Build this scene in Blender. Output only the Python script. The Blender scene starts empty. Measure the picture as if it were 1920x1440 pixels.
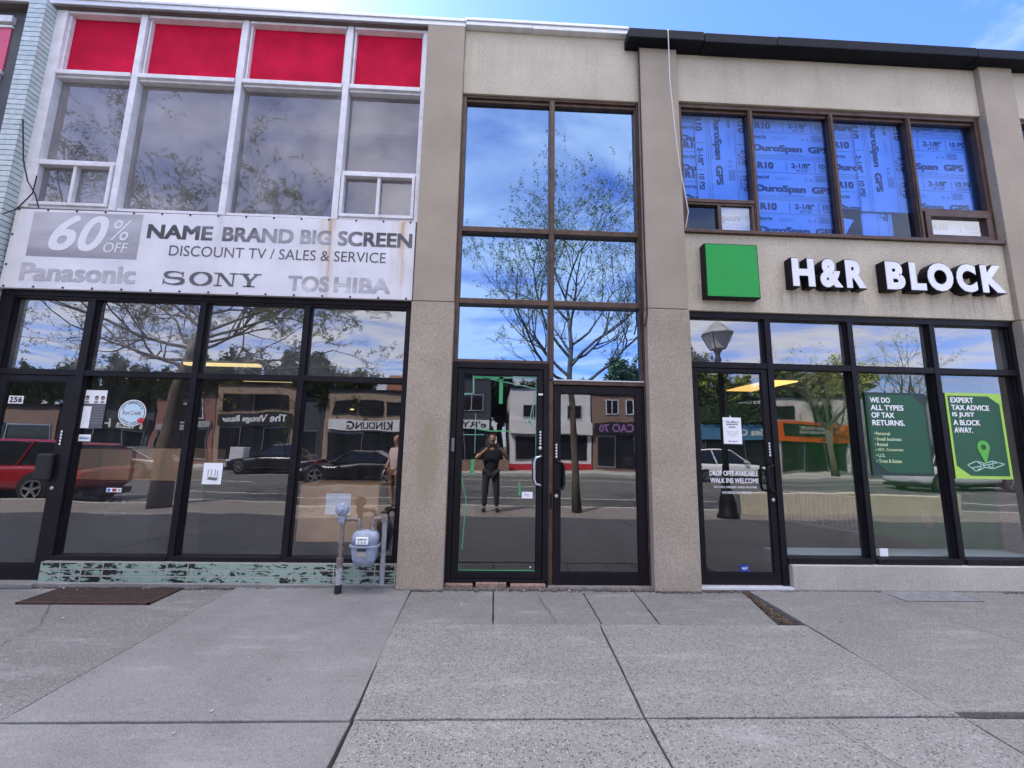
import bpy, bmesh, math, random
from mathutils import Vector, Matrix
import numpy as np
R = math.radians
S = bpy.context.scene
COL = S.collection
# ------------------------------------------------------------------ camera
FPX = 774.97
_y, _p, _r = R(2.18735), R(8.4525), R(1.0928)
CD, CH = 4.6, 1.51
_fw = np.array([math.sin(_y)*math.cos(_p), math.cos(_y)*math.cos(_p), math.sin(_p)])
_rt = np.array([math.cos(_y), -math.sin(_y), 0.0]); _up = np.cross(_rt, _fw)
_rt, _up = math.cos(_r)*_rt + math.sin(_r)*_up, -math.sin(_r)*_rt + math.cos(_r)*_up
cam = bpy.data.cameras.new('camera'); camo = bpy.data.objects.new('camera', cam); COL.objects.link(camo)
cam.sensor_width = 36; cam.lens = 36*FPX/1920; cam.clip_start = 0.01; cam.clip_end = 2000
M4 = Matrix.Identity(4)
for i in range(3):
    M4[i][0], M4[i][1], M4[i][2] = _rt[i], _up[i], -_fw[i]
M4[0][3], M4[1][3], M4[2][3] = 0.0, -CD, CH
camo.matrix_world = M4
S.camera = camo
def at(px, py, Y):
    """point of the plane y = Y measured in the photograph (1920 wide)"""
    d = (px-960)/FPX*_rt - (py-720)/FPX*_up + _fw
    t = (CD+Y)/d[1]
    return (d[0]*t, CH+d[2]*t)
# ------------------------------------------------------------------ sky, sun, exposure
SUN = Vector((-0.95, 1.0, 1.62)).normalized()
w = bpy.data.worlds.new('World'); S.world = w; w.use_nodes = True
nt = w.node_tree; N = nt.nodes; Lk = nt.links
bg = N['Background']
sky = N.new('ShaderNodeTexSky'); sky.sky_type = 'NISHITA'; sky.sun_disc = False
sky.sun_elevation = math.asin(SUN.z); sky.sun_rotation = math.atan2(SUN.x, SUN.y)
sky.air_density = 0.85; sky.dust_density = 0.4; sky.ozone_density = 3.5
tc = N.new('ShaderNodeTexCoord')
sep = N.new('ShaderNodeSeparateXYZ'); Lk.new(tc.outputs['Generated'], sep.inputs[0])
mx = N.new('ShaderNodeMath'); mx.operation = 'MAXIMUM'; mx.inputs[1].default_value = 0.06; Lk.new(sep.outputs['Z'], mx.inputs[0])
dv = N.new('ShaderNodeVectorMath'); dv.operation = 'DIVIDE'
cmb = N.new('ShaderNodeCombineXYZ')
for k in range(3): Lk.new(mx.outputs[0], cmb.inputs[k])
Lk.new(tc.outputs['Generated'], dv.inputs[0]); Lk.new(cmb.outputs[0], dv.inputs[1])
nz = N.new('ShaderNodeTexNoise'); nz.inputs['Scale'].default_value = 1.15; nz.inputs['Detail'].default_value = 7; nz.inputs['Roughness'].default_value = 0.55
nz.inputs['Distortion'].default_value = 0.5
mpv = N.new('ShaderNodeMapping'); mpv.inputs['Location'].default_value = (5.3, 2.2, 0.0); mpv.inputs['Scale'].default_value = (1.0, 1.35, 0.2)
Lk.new(dv.outputs[0], mpv.inputs[0]); Lk.new(mpv.outputs[0], nz.inputs['Vector'])
rp = N.new('ShaderNodeValToRGB'); rp.color_ramp.elements[0].position = 0.44; rp.color_ramp.elements[1].position = 0.74
# more cloud over the far side of the street than above the shop roofs
cvy = N.new('ShaderNodeMath'); cvy.operation = 'MULTIPLY_ADD'; cvy.inputs[1].default_value = -0.21; cvy.inputs[2].default_value = -0.025
Lk.new(sep.outputs['Y'], cvy.inputs[0])
top = N.new('ShaderNodeMapRange'); top.inputs[1].default_value = 0.74; top.inputs[2].default_value = 0.9; top.inputs[3].default_value = 0.0; top.inputs[4].default_value = 0.5   # broad bright cloud added overhead, out of view, to light the shaded fronts
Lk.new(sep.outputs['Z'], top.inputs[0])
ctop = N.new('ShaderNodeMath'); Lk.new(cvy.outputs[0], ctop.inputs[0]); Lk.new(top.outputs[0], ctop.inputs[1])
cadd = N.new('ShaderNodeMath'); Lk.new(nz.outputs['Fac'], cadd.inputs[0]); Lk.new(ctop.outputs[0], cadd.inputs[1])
cbr = N.new('ShaderNodeMapRange'); cbr.inputs[1].default_value = 0.7; cbr.inputs[2].default_value = 0.92; cbr.inputs[3].default_value = 3.6; cbr.inputs[4].default_value = 11.0; Lk.new(sep.outputs['Z'], cbr.inputs[0])  # the added overhead cloud is boosted well above the other clouds
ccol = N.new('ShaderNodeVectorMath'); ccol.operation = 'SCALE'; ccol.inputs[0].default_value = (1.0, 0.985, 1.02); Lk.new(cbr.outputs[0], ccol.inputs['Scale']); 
Lk.new(cadd.outputs[0], rp.inputs[0])
cf = N.new('ShaderNodeMath'); cf.operation = 'MULTIPLY'; cf.inputs[1].default_value = 0.85; Lk.new(rp.outputs[0], cf.inputs[0])
mxc = N.new('ShaderNodeMixRGB'); mxc.inputs['Color2'].default_value = (4.0, 4.0, 4.25, 1)
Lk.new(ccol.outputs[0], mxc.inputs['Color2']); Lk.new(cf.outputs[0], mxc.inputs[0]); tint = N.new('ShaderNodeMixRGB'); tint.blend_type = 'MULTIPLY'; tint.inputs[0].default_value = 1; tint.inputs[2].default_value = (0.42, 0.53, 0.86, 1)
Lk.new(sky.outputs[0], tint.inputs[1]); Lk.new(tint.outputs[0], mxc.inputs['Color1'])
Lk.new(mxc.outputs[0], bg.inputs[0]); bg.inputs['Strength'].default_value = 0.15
sun = bpy.data.lights.new('sun', 'SUN'); sun.energy = 3.3; sun.angle = R(0.5); sun.color = (1.0, 0.95, 0.87)
suno = bpy.data.objects.new('sun', sun); COL.objects.link(suno); suno.location = (-20, 20, 35)
suno.rotation_euler = (-SUN).to_track_quat('-Z', 'Y').to_euler()
S.view_settings.view_transform = 'Standard'; S.view_settings.look = 'None'; S.view_settings.gamma = 1
S.view_settings.exposure = 2.1
S.cycles.max_bounces = 8; S.cycles.transparent_max_bounces = 12; S.cycles.caustics_reflective = False
S.cycles.use_denoising = True
# ------------------------------------------------------------------ materials
def mat(name, col, rough=0.6, metal=0.0, var=0.0, vs=6.0, bump=0.0, bs=120.0, emit=0.0, spec=0.4, col2=None, stretch=None, coat=0.0):
    m = bpy.data.materials.new(name); m.use_nodes = True
    t = m.node_tree; n = t.nodes; l = t.links; b = n['Principled BSDF']
    b.inputs['Base Color'].default_value = (*col, 1); b.inputs['Roughness'].default_value = rough
    b.inputs['Metallic'].default_value = metal; b.inputs['Specular IOR Level'].default_value = spec
    if coat: b.inputs['Coat Weight'].default_value = coat; b.inputs['Coat Roughness'].default_value = 0.05
    g = None
    if var or bump:
        g = n.new('ShaderNodeNewGeometry')
        src = g.outputs['Position']
        if stretch:
            mp = n.new('ShaderNodeMapping'); mp.inputs['Scale'].default_value = stretch; l.new(src, mp.inputs[0]); src = mp.outputs[0]
    if var:
        x = n.new('ShaderNodeTexNoise'); x.inputs['Scale'].default_value = vs; x.inputs['Detail'].default_value = 6; x.inputs['Roughness'].default_value = 0.65
        l.new(src, x.inputs['Vector'])
        r = n.new('ShaderNodeValToRGB'); c2 = col2 or tuple(max(0, c*(1-var)) for c in col)
        hi = tuple(min(1, c*(1+var)) for c in col) if not col2 else col
        r.color_ramp.elements[0].position = 0.3; r.color_ramp.elements[1].position = 0.7
        r.color_ramp.elements[0].color = (*c2, 1); r.color_ramp.elements[1].color = (*hi, 1)
        l.new(x.outputs['Fac'], r.inputs[0]); l.new(r.outputs[0], b.inputs['Base Color'])
    if bump:
        x = n.new('ShaderNodeTexNoise'); x.inputs['Scale'].default_value = bs; x.inputs['Detail'].default_value = 3
        l.new(g.outputs['Position'], x.inputs['Vector'])
        bp = n.new('ShaderNodeBump'); bp.inputs['Strength'].default_value = bump; bp.inputs['Distance'].default_value = 0.004
        l.new(x.outputs['Fac'], bp.inputs['Height']); l.new(bp.outputs[0], b.inputs['Normal'])
    if emit:
        b.inputs['Emission Color'].default_value = (*col, 1); b.inputs['Emission Strength'].default_value = emit
    return m
def nodes(m): return m.node_tree.nodes, m.node_tree.links, m.node_tree.nodes['Principled BSDF']
def glass(name, refl=0.14, tint=(1, 1, 1), trans=(1, 1, 1), dust=0.03, dustcol=(0.5, 0.5, 0.52), wob=0.25, fres=1.0, streak=0.0):
    m = bpy.data.materials.new(name); m.use_nodes = True
    t = m.node_tree; n = t.nodes; l = t.links; n.clear()
    out = n.new('ShaderNodeOutputMaterial')
    g = n.new('ShaderNodeNewGeometry'); fr = n.new('ShaderNodeFresnel'); fr.inputs['IOR'].default_value = 1.45
    mul = n.new('ShaderNodeMath'); mul.operation = 'MULTIPLY_ADD'; mul.inputs[1].default_value = fres; mul.inputs[2].default_value = refl; mul.use_clamp = True
    l.new(fr.outputs[0], mul.inputs[0])
    inv = n.new('ShaderNodeMath'); inv.operation = 'SUBTRACT'; inv.inputs[0].default_value = 1; l.new(g.outputs['Backfacing'], inv.inputs[1])
    f2 = n.new('ShaderNodeMath'); f2.operation = 'MULTIPLY'; l.new(mul.outputs[0], f2.inputs[0]); l.new(inv.outputs[0], f2.inputs[1])
    gl = n.new('ShaderNodeBsdfGlossy'); gl.inputs['Roughness'].default_value = 0.0; gl.inputs['Color'].default_value = (*tint, 1)
    tr = n.new('ShaderNodeBsdfTransparent'); tr.inputs['Color'].default_value = (*[c**0.5 for c in trans], 1)
    df = n.new('ShaderNodeBsdfDiffuse'); df.inputs['Color'].default_value = (*dustcol, 1)
    nx = n.new('ShaderNodeTexNoise'); nx.inputs['Scale'].default_value = 0.9; nx.inputs['Detail'].default_value = 2
    l.new(g.outputs['Position'], nx.inputs['Vector'])
    bp = n.new('ShaderNodeBump'); bp.inputs['Strength'].default_value = wob; bp.inputs['Distance'].default_value = 0.012
    l.new(nx.outputs['Fac'], bp.inputs['Height']); l.new(bp.outputs[0], gl.inputs['Normal'])
    nd = n.new('ShaderNodeTexNoise'); nd.inputs['Scale'].default_value = 2.2; nd.inputs['Detail'].default_value = 8
    mp = n.new('ShaderNodeMapping'); mp.inputs['Scale'].default_value = (6, 1, 0.6) if streak else (1, 1, 1)
    l.new(g.outputs['Position'], mp.inputs[0]); l.new(mp.outputs[0], nd.inputs['Vector'])
    md = n.new('ShaderNodeMapRange'); md.inputs[1].default_value = 0.35; md.inputs[2].default_value = 0.75
    md.inputs[3].default_value = dust*0.4; md.inputs[4].default_value = dust*1.6+streak; l.new(nd.outputs['Fac'], md.inputs[0])
    mA = n.new('ShaderNodeMixShader'); l.new(md.outputs[0], mA.inputs[0]); l.new(tr.outputs[0], mA.inputs[1]); l.new(df.outputs[0], mA.inputs[2])
    mB = n.new('ShaderNodeMixShader'); l.new(f2.outputs[0], mB.inputs[0]); l.new(mA.outputs[0], mB.inputs[1]); l.new(gl.outputs[0], mB.inputs[2])
    l.new(mB.outputs[0], out.inputs['Surface'])
    return m
def speckle(name, base, dark, light, scale, thr=0.25, soft=0.1, rough=0.85, large=0.15, bumpd=0.002):
    """concrete: stone chips of two tones in a cement ground, with broad stains"""
    m = bpy.data.materials.new(name); m.use_nodes = True; n, l, b = nodes(m)
    g = n.new('ShaderNodeNewGeometry')
    v = n.new('ShaderNodeTexVoronoi'); v.inputs['Scale'].default_value = scale; l.new(g.outputs['Position'], v.inputs['Vector'])
    wn = n.new('ShaderNodeSeparateColor'); l.new(v.outputs['Color'], wn.inputs[0])
    big = n.new('ShaderNodeTexNoise'); big.inputs['Scale'].default_value = 1.1; big.inputs['Detail'].default_value = 7; big.inputs['Roughness'].default_value = 0.7; l.new(g.outputs['Position'], big.inputs['Vector'])
    fine = n.new('ShaderNodeTexNoise'); fine.inputs['Scale'].default_value = scale*3; fine.inputs['Detail'].default_value = 4; l.new(g.outputs['Position'], fine.inputs['Vector'])
    rb = n.new('ShaderNodeValToRGB'); rb.color_ramp.elements[0].position = 0.25; rb.color_ramp.elements[1].position = 0.75
    rb.color_ramp.elements[0].color = (*[c*(1-large) for c in base], 1); rb.color_ramp.elements[1].color = (*[min(1, c*(1+large)) for c in base], 1)
    l.new(big.outputs['Fac'], rb.inputs[0])
    # chip mask
    dm = n.new('ShaderNodeMapRange'); dm.inputs[1].default_value = 0.33; dm.inputs[2].default_value = 0.45; dm.inputs[3].default_value = 1; dm.inputs[4].default_value = 0
    l.new(v.outputs['Distance'], dm.inputs[0])
    sd = n.new('ShaderNodeMapRange'); sd.inputs[1].default_value = thr; sd.inputs[2].default_value = thr-soft; l.new(wn.outputs[0], sd.inputs[0])
    sl = n.new('ShaderNodeMapRange'); sl.inputs[1].default_value = 1-thr; sl.inputs[2].default_value = 1-thr+soft; l.new(wn.outputs[0], sl.inputs[0])
    a1 = n.new('ShaderNodeMath'); a1.operation = 'MULTIPLY'; l.new(dm.outputs[0], a1.inputs[0]); l.new(sd.outputs[0], a1.inputs[1])
    a2 = n.new('ShaderNodeMath'); a2.operation = 'MULTIPLY'; l.new(dm.outputs[0], a2.inputs[0]); l.new(sl.outputs[0], a2.inputs[1])
    m1 = n.new('ShaderNodeMixRGB'); m1.inputs[2].default_value = (*dark, 1); l.new(a1.outputs[0], m1.inputs[0]); l.new(rb.outputs[0], m1.inputs[1])
    m2 = n.new('ShaderNodeMixRGB'); m2.inputs[2].default_value = (*light, 1); l.new(a2.outputs[0], m2.inputs[0]); l.new(m1.outputs[0], m2.inputs[1])
    m3 = n.new('ShaderNodeMixRGB'); m3.blend_type = 'OVERLAY'; m3.inputs[0].default_value = 0.9; l.new(m2.outputs[0], m3.inputs[1]); l.new(fine.outputs['Fac'], m3.inputs[2])
    gv = n.new('ShaderNodeTexVoronoi'); gv.inputs['Scale'].default_value = 2.6; l.new(g.outputs['Position'], gv.inputs['Vector'])
    gs_ = n.new('ShaderNodeSeparateColor'); l.new(gv.outputs['Color'], gs_.inputs[0])
    gr = n.new('ShaderNodeMath'); gr.operation = 'MULTIPLY_ADD'; gr.inputs[1].default_value = 0.075; gr.inputs[2].default_value = -0.02; l.new(gs_.outputs[1], gr.inputs[0])
    gd = n.new('ShaderNodeMath'); gd.operation = 'LESS_THAN'; l.new(gv.outputs['Distance'], gd.inputs[0]); l.new(gr.outputs[0], gd.inputs[1])
    gk = n.new('ShaderNodeMath'); gk.operation = 'MULTIPLY'; gk.inputs[1].default_value = 0.6; l.new(gd.outputs[0], gk.inputs[0])
    m4 = n.new('ShaderNodeMixRGB'); m4.inputs[2].default_value = (0.07, 0.068, 0.066, 1); l.new(gk.outputs[0], m4.inputs[0]); l.new(m3.outputs[0], m4.inputs[1])
    # pale scuffs drawn across the slabs
    sm_ = n.new('ShaderNodeMapping'); sm_.inputs['Scale'].default_value = (0.7, 3.2, 1); sm_.inputs['Rotation'].default_value = (0, 0, 0.25); l.new(g.outputs['Position'], sm_.inputs[0])
    sn = n.new('ShaderNodeTexNoise'); sn.inputs['Scale'].default_value = 1.6; sn.inputs['Detail'].default_value = 9; sn.inputs['Roughness'].default_value = 0.72; l.new(sm_.outputs[0], sn.inputs['Vector'])
    sc2 = n.new('ShaderNodeMapRange'); sc2.inputs[1].default_value = 0.54; sc2.inputs[2].default_value = 0.72; sc2.inputs[4].default_value = 0.38; l.new(sn.outputs['Fac'], sc2.inputs[0])
    m5 = n.new('ShaderNodeMixRGB'); m5.inputs[2].default_value = (*[min(1, c*1.35) for c in light], 1); l.new(sc2.outputs[0], m5.inputs[0]); l.new(m4.outputs[0], m5.inputs[1])
    dk = n.new('ShaderNodeMapRange'); dk.inputs[1].default_value = 0.46; dk.inputs[2].default_value = 0.30; dk.inputs[4].default_value = 0.30; l.new(sn.outputs['Fac'], dk.inputs[0])
    m6 = n.new('ShaderNodeMixRGB'); m6.inputs[2].default_value = (*[c*0.6 for c in base], 1); l.new(dk.outputs[0], m6.inputs[0]); l.new(m5.outputs[0], m6.inputs[1]); m3 = m6
    l.new(m3.outputs[0], b.inputs['Base Color']); b.inputs['Roughness'].default_value = rough; b.inputs['Specular IOR Level'].default_value = 0.3
    bp = n.new('ShaderNodeBump'); bp.inputs['Strength'].default_value = 0.5; bp.inputs['Distance'].default_value = bumpd
    l.new(fine.outputs['Fac'], bp.inputs['Height']); l.new(bp.outputs[0], b.inputs['Normal'])
    return m
def stucco(name, col, streaks=None, patch=None):
    m = bpy.data.materials.new(name); m.use_nodes = True; n, l, b = nodes(m)
    g = n.new('ShaderNodeNewGeometry')
    f = n.new('ShaderNodeTexNoise'); f.inputs['Scale'].default_value = 95; f.inputs['Detail'].default_value = 5; f.inputs['Roughness'].default_value = 0.8; l.new(g.outputs['Position'], f.inputs['Vector'])
    bgn = n.new('ShaderNodeTexNoise'); bgn.inputs['Scale'].default_value = 1.6; bgn.inputs['Detail'].default_value = 6; l.new(g.outputs['Position'], bgn.inputs['Vector'])
    r1 = n.new('ShaderNodeValToRGB'); r1.color_ramp.elements[0].position = 0.32; r1.color_ramp.elements[1].position = 0.68
    r1.color_ramp.elements[0].color = (*[c*0.5 for c in col], 1); r1.color_ramp.elements[1].color = (*[min(1, c*1.42) for c in col], 1)
    l.new(f.outputs['Fac'], r1.inputs[0])
    r2 = n.new('ShaderNodeMapRange'); r2.inputs[1].default_value = 0.3; r2.inputs[2].default_value = 0.7; r2.inputs[3].default_value = 0.86; r2.inputs[4].default_value = 1.08; l.new(bgn.outputs['Fac'], r2.inputs[0])
    mm = n.new('ShaderNodeVectorMath'); mm.operation = 'SCALE'; l.new(r1.outputs[0], mm.inputs[0]); l.new(r2.outputs[0], mm.inputs['Scale'])
    last = mm.outputs[0]
    sp = n.new('ShaderNodeSeparateXYZ'); l.new(g.outputs['Position'], sp.inputs[0])
    if streaks:
        z0, z1, amt = streaks   # runs of dirty water that start at z1 and fade towards z0
        mp = n.new('ShaderNodeMapping'); mp.inputs['Scale'].default_value = (7.5, 0.0, 0.25); l.new(g.outputs['Position'], mp.inputs[0])
        s = n.new('ShaderNodeTexNoise'); s.inputs['Scale'].default_value = 1.6; s.inputs['Detail'].default_value = 6; s.inputs['Roughness'].default_value = 0.75; l.new(mp.outputs[0], s.inputs['Vector'])
        sr = n.new('ShaderNodeMapRange'); sr.inputs[1].default_value = 0.5; sr.inputs[2].default_value = 0.72; l.new(s.outputs['Fac'], sr.inputs[0])
        zr = n.new('ShaderNodeMapRange'); zr.inputs[1].default_value = z0; zr.inputs[2].default_value = z1; zr.inputs[3].default_value = 0.25*amt; zr.inputs[4].default_value = amt; l.new(sp.outputs['Z'], zr.inputs[0])
        zc = n.new('ShaderNodeMath'); zc.operation = 'LESS_THAN'; zc.inputs[1].default_value = z1; l.new(sp.outputs['Z'], zc.inputs[0])
        k1 = n.new('ShaderNodeMath'); k1.operation = 'MULTIPLY'; l.new(sr.outputs[0], k1.inputs[0]); l.new(zr.outputs[0], k1.inputs[1])
        k2 = n.new('ShaderNodeMath'); k2.operation = 'MULTIPLY'; l.new(k1.outputs[0], k2.inputs[0]); l.new(zc.outputs[0], k2.inputs[1])
        mk = n.new('ShaderNodeMixRGB'); mk.inputs[2].default_value = (0.045, 0.045, 0.045, 1); l.new(k2.outputs[0], mk.inputs[0]); l.new(last, mk.inputs[1]); last = mk.outputs[0]
    if patch:
        for (px_, pz_, rx_, rz_, pc, amt) in patch:   # repair stains
            dx = n.new('ShaderNodeMath'); dx.operation = 'MULTIPLY_ADD'; dx.inputs[1].default_value = 1/rx_; dx.inputs[2].default_value = -px_/rx_; l.new(sp.outputs['X'], dx.inputs[0])
            dz = n.new('ShaderNodeMath'); dz.operation = 'MULTIPLY_ADD'; dz.inputs[1].default_value = 1/rz_; dz.inputs[2].default_value = -pz_/rz_; l.new(sp.outputs['Z'], dz.inputs[0])
            cb = n.new('ShaderNodeCombineXYZ'); l.new(dx.outputs[0], cb.inputs[0]); l.new(dz.outputs[0], cb.inputs[1])
            ln = n.new('ShaderNodeVectorMath'); ln.operation = 'LENGTH'; l.new(cb.outputs[0], ln.inputs[0])
            nn = n.new('ShaderNodeTexNoise'); nn.inputs['Scale'].default_value = 7; nn.inputs['Detail'].default_value = 5; l.new(g.outputs['Position'], nn.inputs['Vector'])
            ad = n.new('ShaderNodeMath'); ad.operation = 'ADD'; l.new(ln.outputs['Value'], ad.inputs[0]); l.new(nn.outputs['Fac'], ad.inputs[1])
            mr = n.new('ShaderNodeMapRange'); mr.inputs[1].default_value = 1.1; mr.inputs[2].default_value = 1.45; mr.inputs[3].default_value = amt; mr.inputs[4].default_value = 0; l.new(ad.outputs[0], mr.inputs[0])
            mk = n.new('ShaderNodeMixRGB'); mk.inputs[2].default_value = (*pc, 1); l.new(mr.outputs[0], mk.inputs[0]); l.new(last, mk.inputs[1]); last = mk.outputs[0]
    l.new(last, b.inputs['Base Color']); b.inputs['Roughness'].default_value = 0.95; b.inputs['Specular IOR Level'].default_value = 0.2
    bp = n.new('ShaderNodeBump'); bp.inputs['Strength'].default_value = 0.7; bp.inputs['Distance'].default_value = 0.004
    l.new(f.outputs['Fac'], bp.inputs['Height']); l.new(bp.outputs[0], b.inputs['Normal'])
    return m
def tiles(name, c1, c2, mortar, bw, bh, offx=0.0, offz=0.0, ms=0.004, chips=None, offset=0.0, rough=0.25, axis='XZ'):
    m = bpy.data.materials.new(name); m.use_nodes = True; n, l, b = nodes(m)
    g = n.new('ShaderNodeNewGeometry'); sp = n.new('ShaderNodeSeparateXYZ'); l.new(g.outputs['Position'], sp.inputs[0])
    cb = n.new('ShaderNodeCombineXYZ')
    sxy = n.new('ShaderNodeMath'); sxy.operation = 'ADD'; l.new(sp.outputs['X'], sxy.inputs[0])
    if axis == 'XYZ': l.new(sp.outputs['Y'], sxy.inputs[1])
    else: sxy.inputs[1].default_value = 0
    ax = n.new('ShaderNodeMath'); ax.inputs[1].default_value = offx; l.new(sxy.outputs[0], ax.inputs[0]); l.new(ax.outputs[0], cb.inputs[0])
    az = n.new('ShaderNodeMath'); az.inputs[1].default_value = offz; l.new(sp.outputs['Z'], az.inputs[0]); l.new(az.outputs[0], cb.inputs[1])
    br = n.new('ShaderNodeTexBrick'); br.offset = offset; br.inputs['Scale'].default_value = 1; br.inputs['Brick Width'].default_value = bw; br.inputs['Row Height'].default_value = bh
    br.inputs['Mortar Size'].default_value = ms; br.inputs['Mortar Smooth'].default_value = 0.1
    br.inputs['Color1'].default_value = (*c1, 1); br.inputs['Color2'].default_value = (*c2, 1); br.inputs['Mortar'].default_value = (*mortar, 1)
    l.new(cb.outputs[0], br.inputs['Vector']); last = br.outputs['Color']
    nn = n.new('ShaderNodeTexNoise'); nn.inputs['Scale'].default_value = 14; nn.inputs['Detail'].default_value = 8; nn.inputs['Roughness'].default_value = 0.7; l.new(g.outputs['Position'], nn.inputs['Vector'])
    if chips:
        mp = n.new('ShaderNodeMapping'); mp.inputs['Scale'].default_value = (.8, .8, 2.4); l.new(g.outputs['Position'], mp.inputs[0]); l.new(mp.outputs[0], nn.inputs['Vector'])
        n2 = n.new('ShaderNodeTexNoise'); n2.inputs['Scale'].default_value = 2.3; n2.inputs['Detail'].default_value = 3; l.new(g.outputs['Position'], n2.inputs['Vector'])
        n3 = n.new('ShaderNodeMath'); n3.operation = 'MULTIPLY_ADD'; n3.inputs[1].default_value = 0.55; n3.inputs[2].default_value = -0.27; l.new(n2.outputs['Fac'], n3.inputs[0])
        n4 = n.new('ShaderNodeMath'); l.new(nn.outputs['Fac'], n4.inputs[0]); l.new(n3.outputs[0], n4.inputs[1])
        mr = n.new('ShaderNodeMapRange'); mr.inputs[1].default_value = chips; mr.inputs[2].default_value = chips+0.02; l.new(n4.outputs[0], mr.inputs[0])
        mk = n.new('ShaderNodeMixRGB'); mk.inputs[2].default_value = (0.015, 0.016, 0.018, 1); im = n.new('ShaderNodeMath'); im.operation = 'SUBTRACT'; im.inputs[0].default_value = 1; l.new(br.outputs['Fac'], im.inputs[1])
        mm_ = n.new('ShaderNodeMath'); mm_.operation = 'MULTIPLY'; l.new(mr.outputs[0], mm_.inputs[0]); l.new(im.outputs[0], mm_.inputs[1])
        l.new(mm_.outputs[0], mk.inputs[0]); l.new(last, mk.inputs[1]); last = mk.outputs[0]
    else:
        mk = n.new('ShaderNodeMixRGB'); mk.blend_type = 'OVERLAY'; mk.inputs[0].default_value = 0.5; l.new(last, mk.inputs[1]); l.new(nn.outputs['Fac'], mk.inputs[2]); last = mk.outputs[0]
    l.new(last, b.inputs['Base Color']); b.inputs['Roughness'].default_value = rough
    bp = n.new('ShaderNodeBump'); bp.inputs['Strength'].default_value = 0.8; bp.inputs['Distance'].default_value = 0.004; bp.invert = True
    l.new(br.outputs['Fac'], bp.inputs['Height']); l.new(bp.outputs[0], b.inputs['Normal'])
    return m
STUC_P = stucco('pilaster stucco', (0.37, 0.312, 0.245), patch=[(-0.72, 1.35, 0.14, 0.55, (0.27, 0.24, 0.15), 0.6)])
STUC_N = stucco('panel stucco', (0.52, 0.462, 0.365), streaks=(6.0, 6.72, 0.22))
STUC_S = stucco('spandrel stucco', (0.52, 0.462, 0.365), streaks=(3.1, 3.47, 0.75))
STUC_B = stucco('base stucco', (0.45, 0.42, 0.37), streaks=(0.0, 0.13, 0.35))
BROWN = mat('brown anodised aluminium', (0.085, 0.052, 0.036), 0.42, 0.35, var=0.35, vs=8)
BLACKM = mat('black anodised aluminium', (0.009, 0.0075, 0.0105), 0.5, 0.0, var=0.35, vs=5, spec=0.18)
WHITEF = mat('weathered white paint', (0.62, 0.61, 0.64), 0.5, var=0.16, vs=7)
COPW = mat('pale sheet metal', (0.62, 0.63, 0.66), 0.4, 0.2, var=0.12, vs=3, stretch=(3, 1, 10))
COPB = mat('black sheet metal', (0.006, 0.007, 0.011), 0.6, 0.0, var=0.4, vs=2, spec=0.15)
SOFF = mat('grey brown soffit board', (0.11, 0.095, 0.09), 0.8, var=0.2, vs=4)
REDP = mat('red spandrel panel', (0.47, 0.009, 0.042), 0.8, var=0.25, vs=2.5, spec=0.06)
REDN = mat('flare pink red panel', (0.52, 0.07, 0.13), 0.4, var=0.12, vs=2.5)  # pink cast of the lens flare put into the panel's red
DGREY = mat('dark grey stucco', (0.075, 0.08, 0.092), 0.9, var=0.2, vs=3, bump=0.4)
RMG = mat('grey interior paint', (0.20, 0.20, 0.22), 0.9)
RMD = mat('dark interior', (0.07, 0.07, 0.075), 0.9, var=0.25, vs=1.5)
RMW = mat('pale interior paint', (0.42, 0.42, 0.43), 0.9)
GREENW = mat('green painted interior wall', (0.05, 0.62, 0.12), 0.7)
CARPET = mat('dark carpet', (0.035, 0.036, 0.04), 0.95, var=0.2, vs=30)
WHT = mat('white print', (0.80, 0.80, 0.80), 0.5)
BLK = mat('black print', (0.02, 0.02, 0.022), 0.5)
GRYT = mat('grey print', (0.13, 0.13, 0.14), 0.5)
PAPER = mat('white paper', (0.78, 0.80, 0.83), 0.7, var=0.04)
CHROME = mat('brushed metal', (0.55, 0.55, 0.56), 0.3, 0.9)
PIPE = mat('weathered galvanised pipe', (0.30, 0.28, 0.28), 0.6, 0.3, var=0.45, vs=25, col2=(0.16, 0.10, 0.075))
PIPEG = mat('grey painted pipe', (0.22, 0.225, 0.25), 0.6, 0.0, var=0.35, vs=20)
METER = mat('grey blue meter paint', (0.27, 0.31, 0.39), 0.55, var=0.22, vs=16, bump=.2, bs=60)
RUBB = mat('black rubber', (0.012, 0.012, 0.013), 0.7)
RUST = mat('rusty steel', (0.050, 0.023, 0.018), 0.8, var=0.5, vs=18)
DIRT = mat('dark soil', (0.045, 0.038, 0.03), 1.0, var=0.6, vs=30, bump=0.8, bs=60)
GL_SHOP = glass('shop window glass', refl=0.115, dust=0.007, trans=(0.8, 0.83, 0.85), streak=0.008, wob=0.4)
GL_TRAN = glass('transom glass', refl=0.19, dust=0.09, trans=(0.7, 0.75, 0.8))
GL_UP = glass('dusty upper glass', refl=0.085, dust=0.24, dustcol=(0.42, 0.395, 0.40), trans=(0.6, 0.6, 0.62), tint=(0.95, 0.92, 0.95))
GL_MIR = glass('blue reflective glass', refl=0.42, tint=(0.42, 0.66, 1.0), trans=(0.10, 0.15, 0.25), dust=0.02, wob=0.15, streak=0.02, dustcol=(0.4, 0.4, 0.6))
GL_BLUE = glass('blue film glass', refl=0.05, tint=(0.6, 0.75, 1.0), trans=(0.36, 0.57, 1.0), dust=0.0, wob=0.2, fres=0.6)
GL_CLR = glass('pale glass', refl=0.22, trans=(0.75, 0.85, 1.0), dust=0.03)
GL_DOOR = glass('door glass', refl=0.125, trans=(0.5, 0.52, 0.55), dust=0.005)
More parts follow.
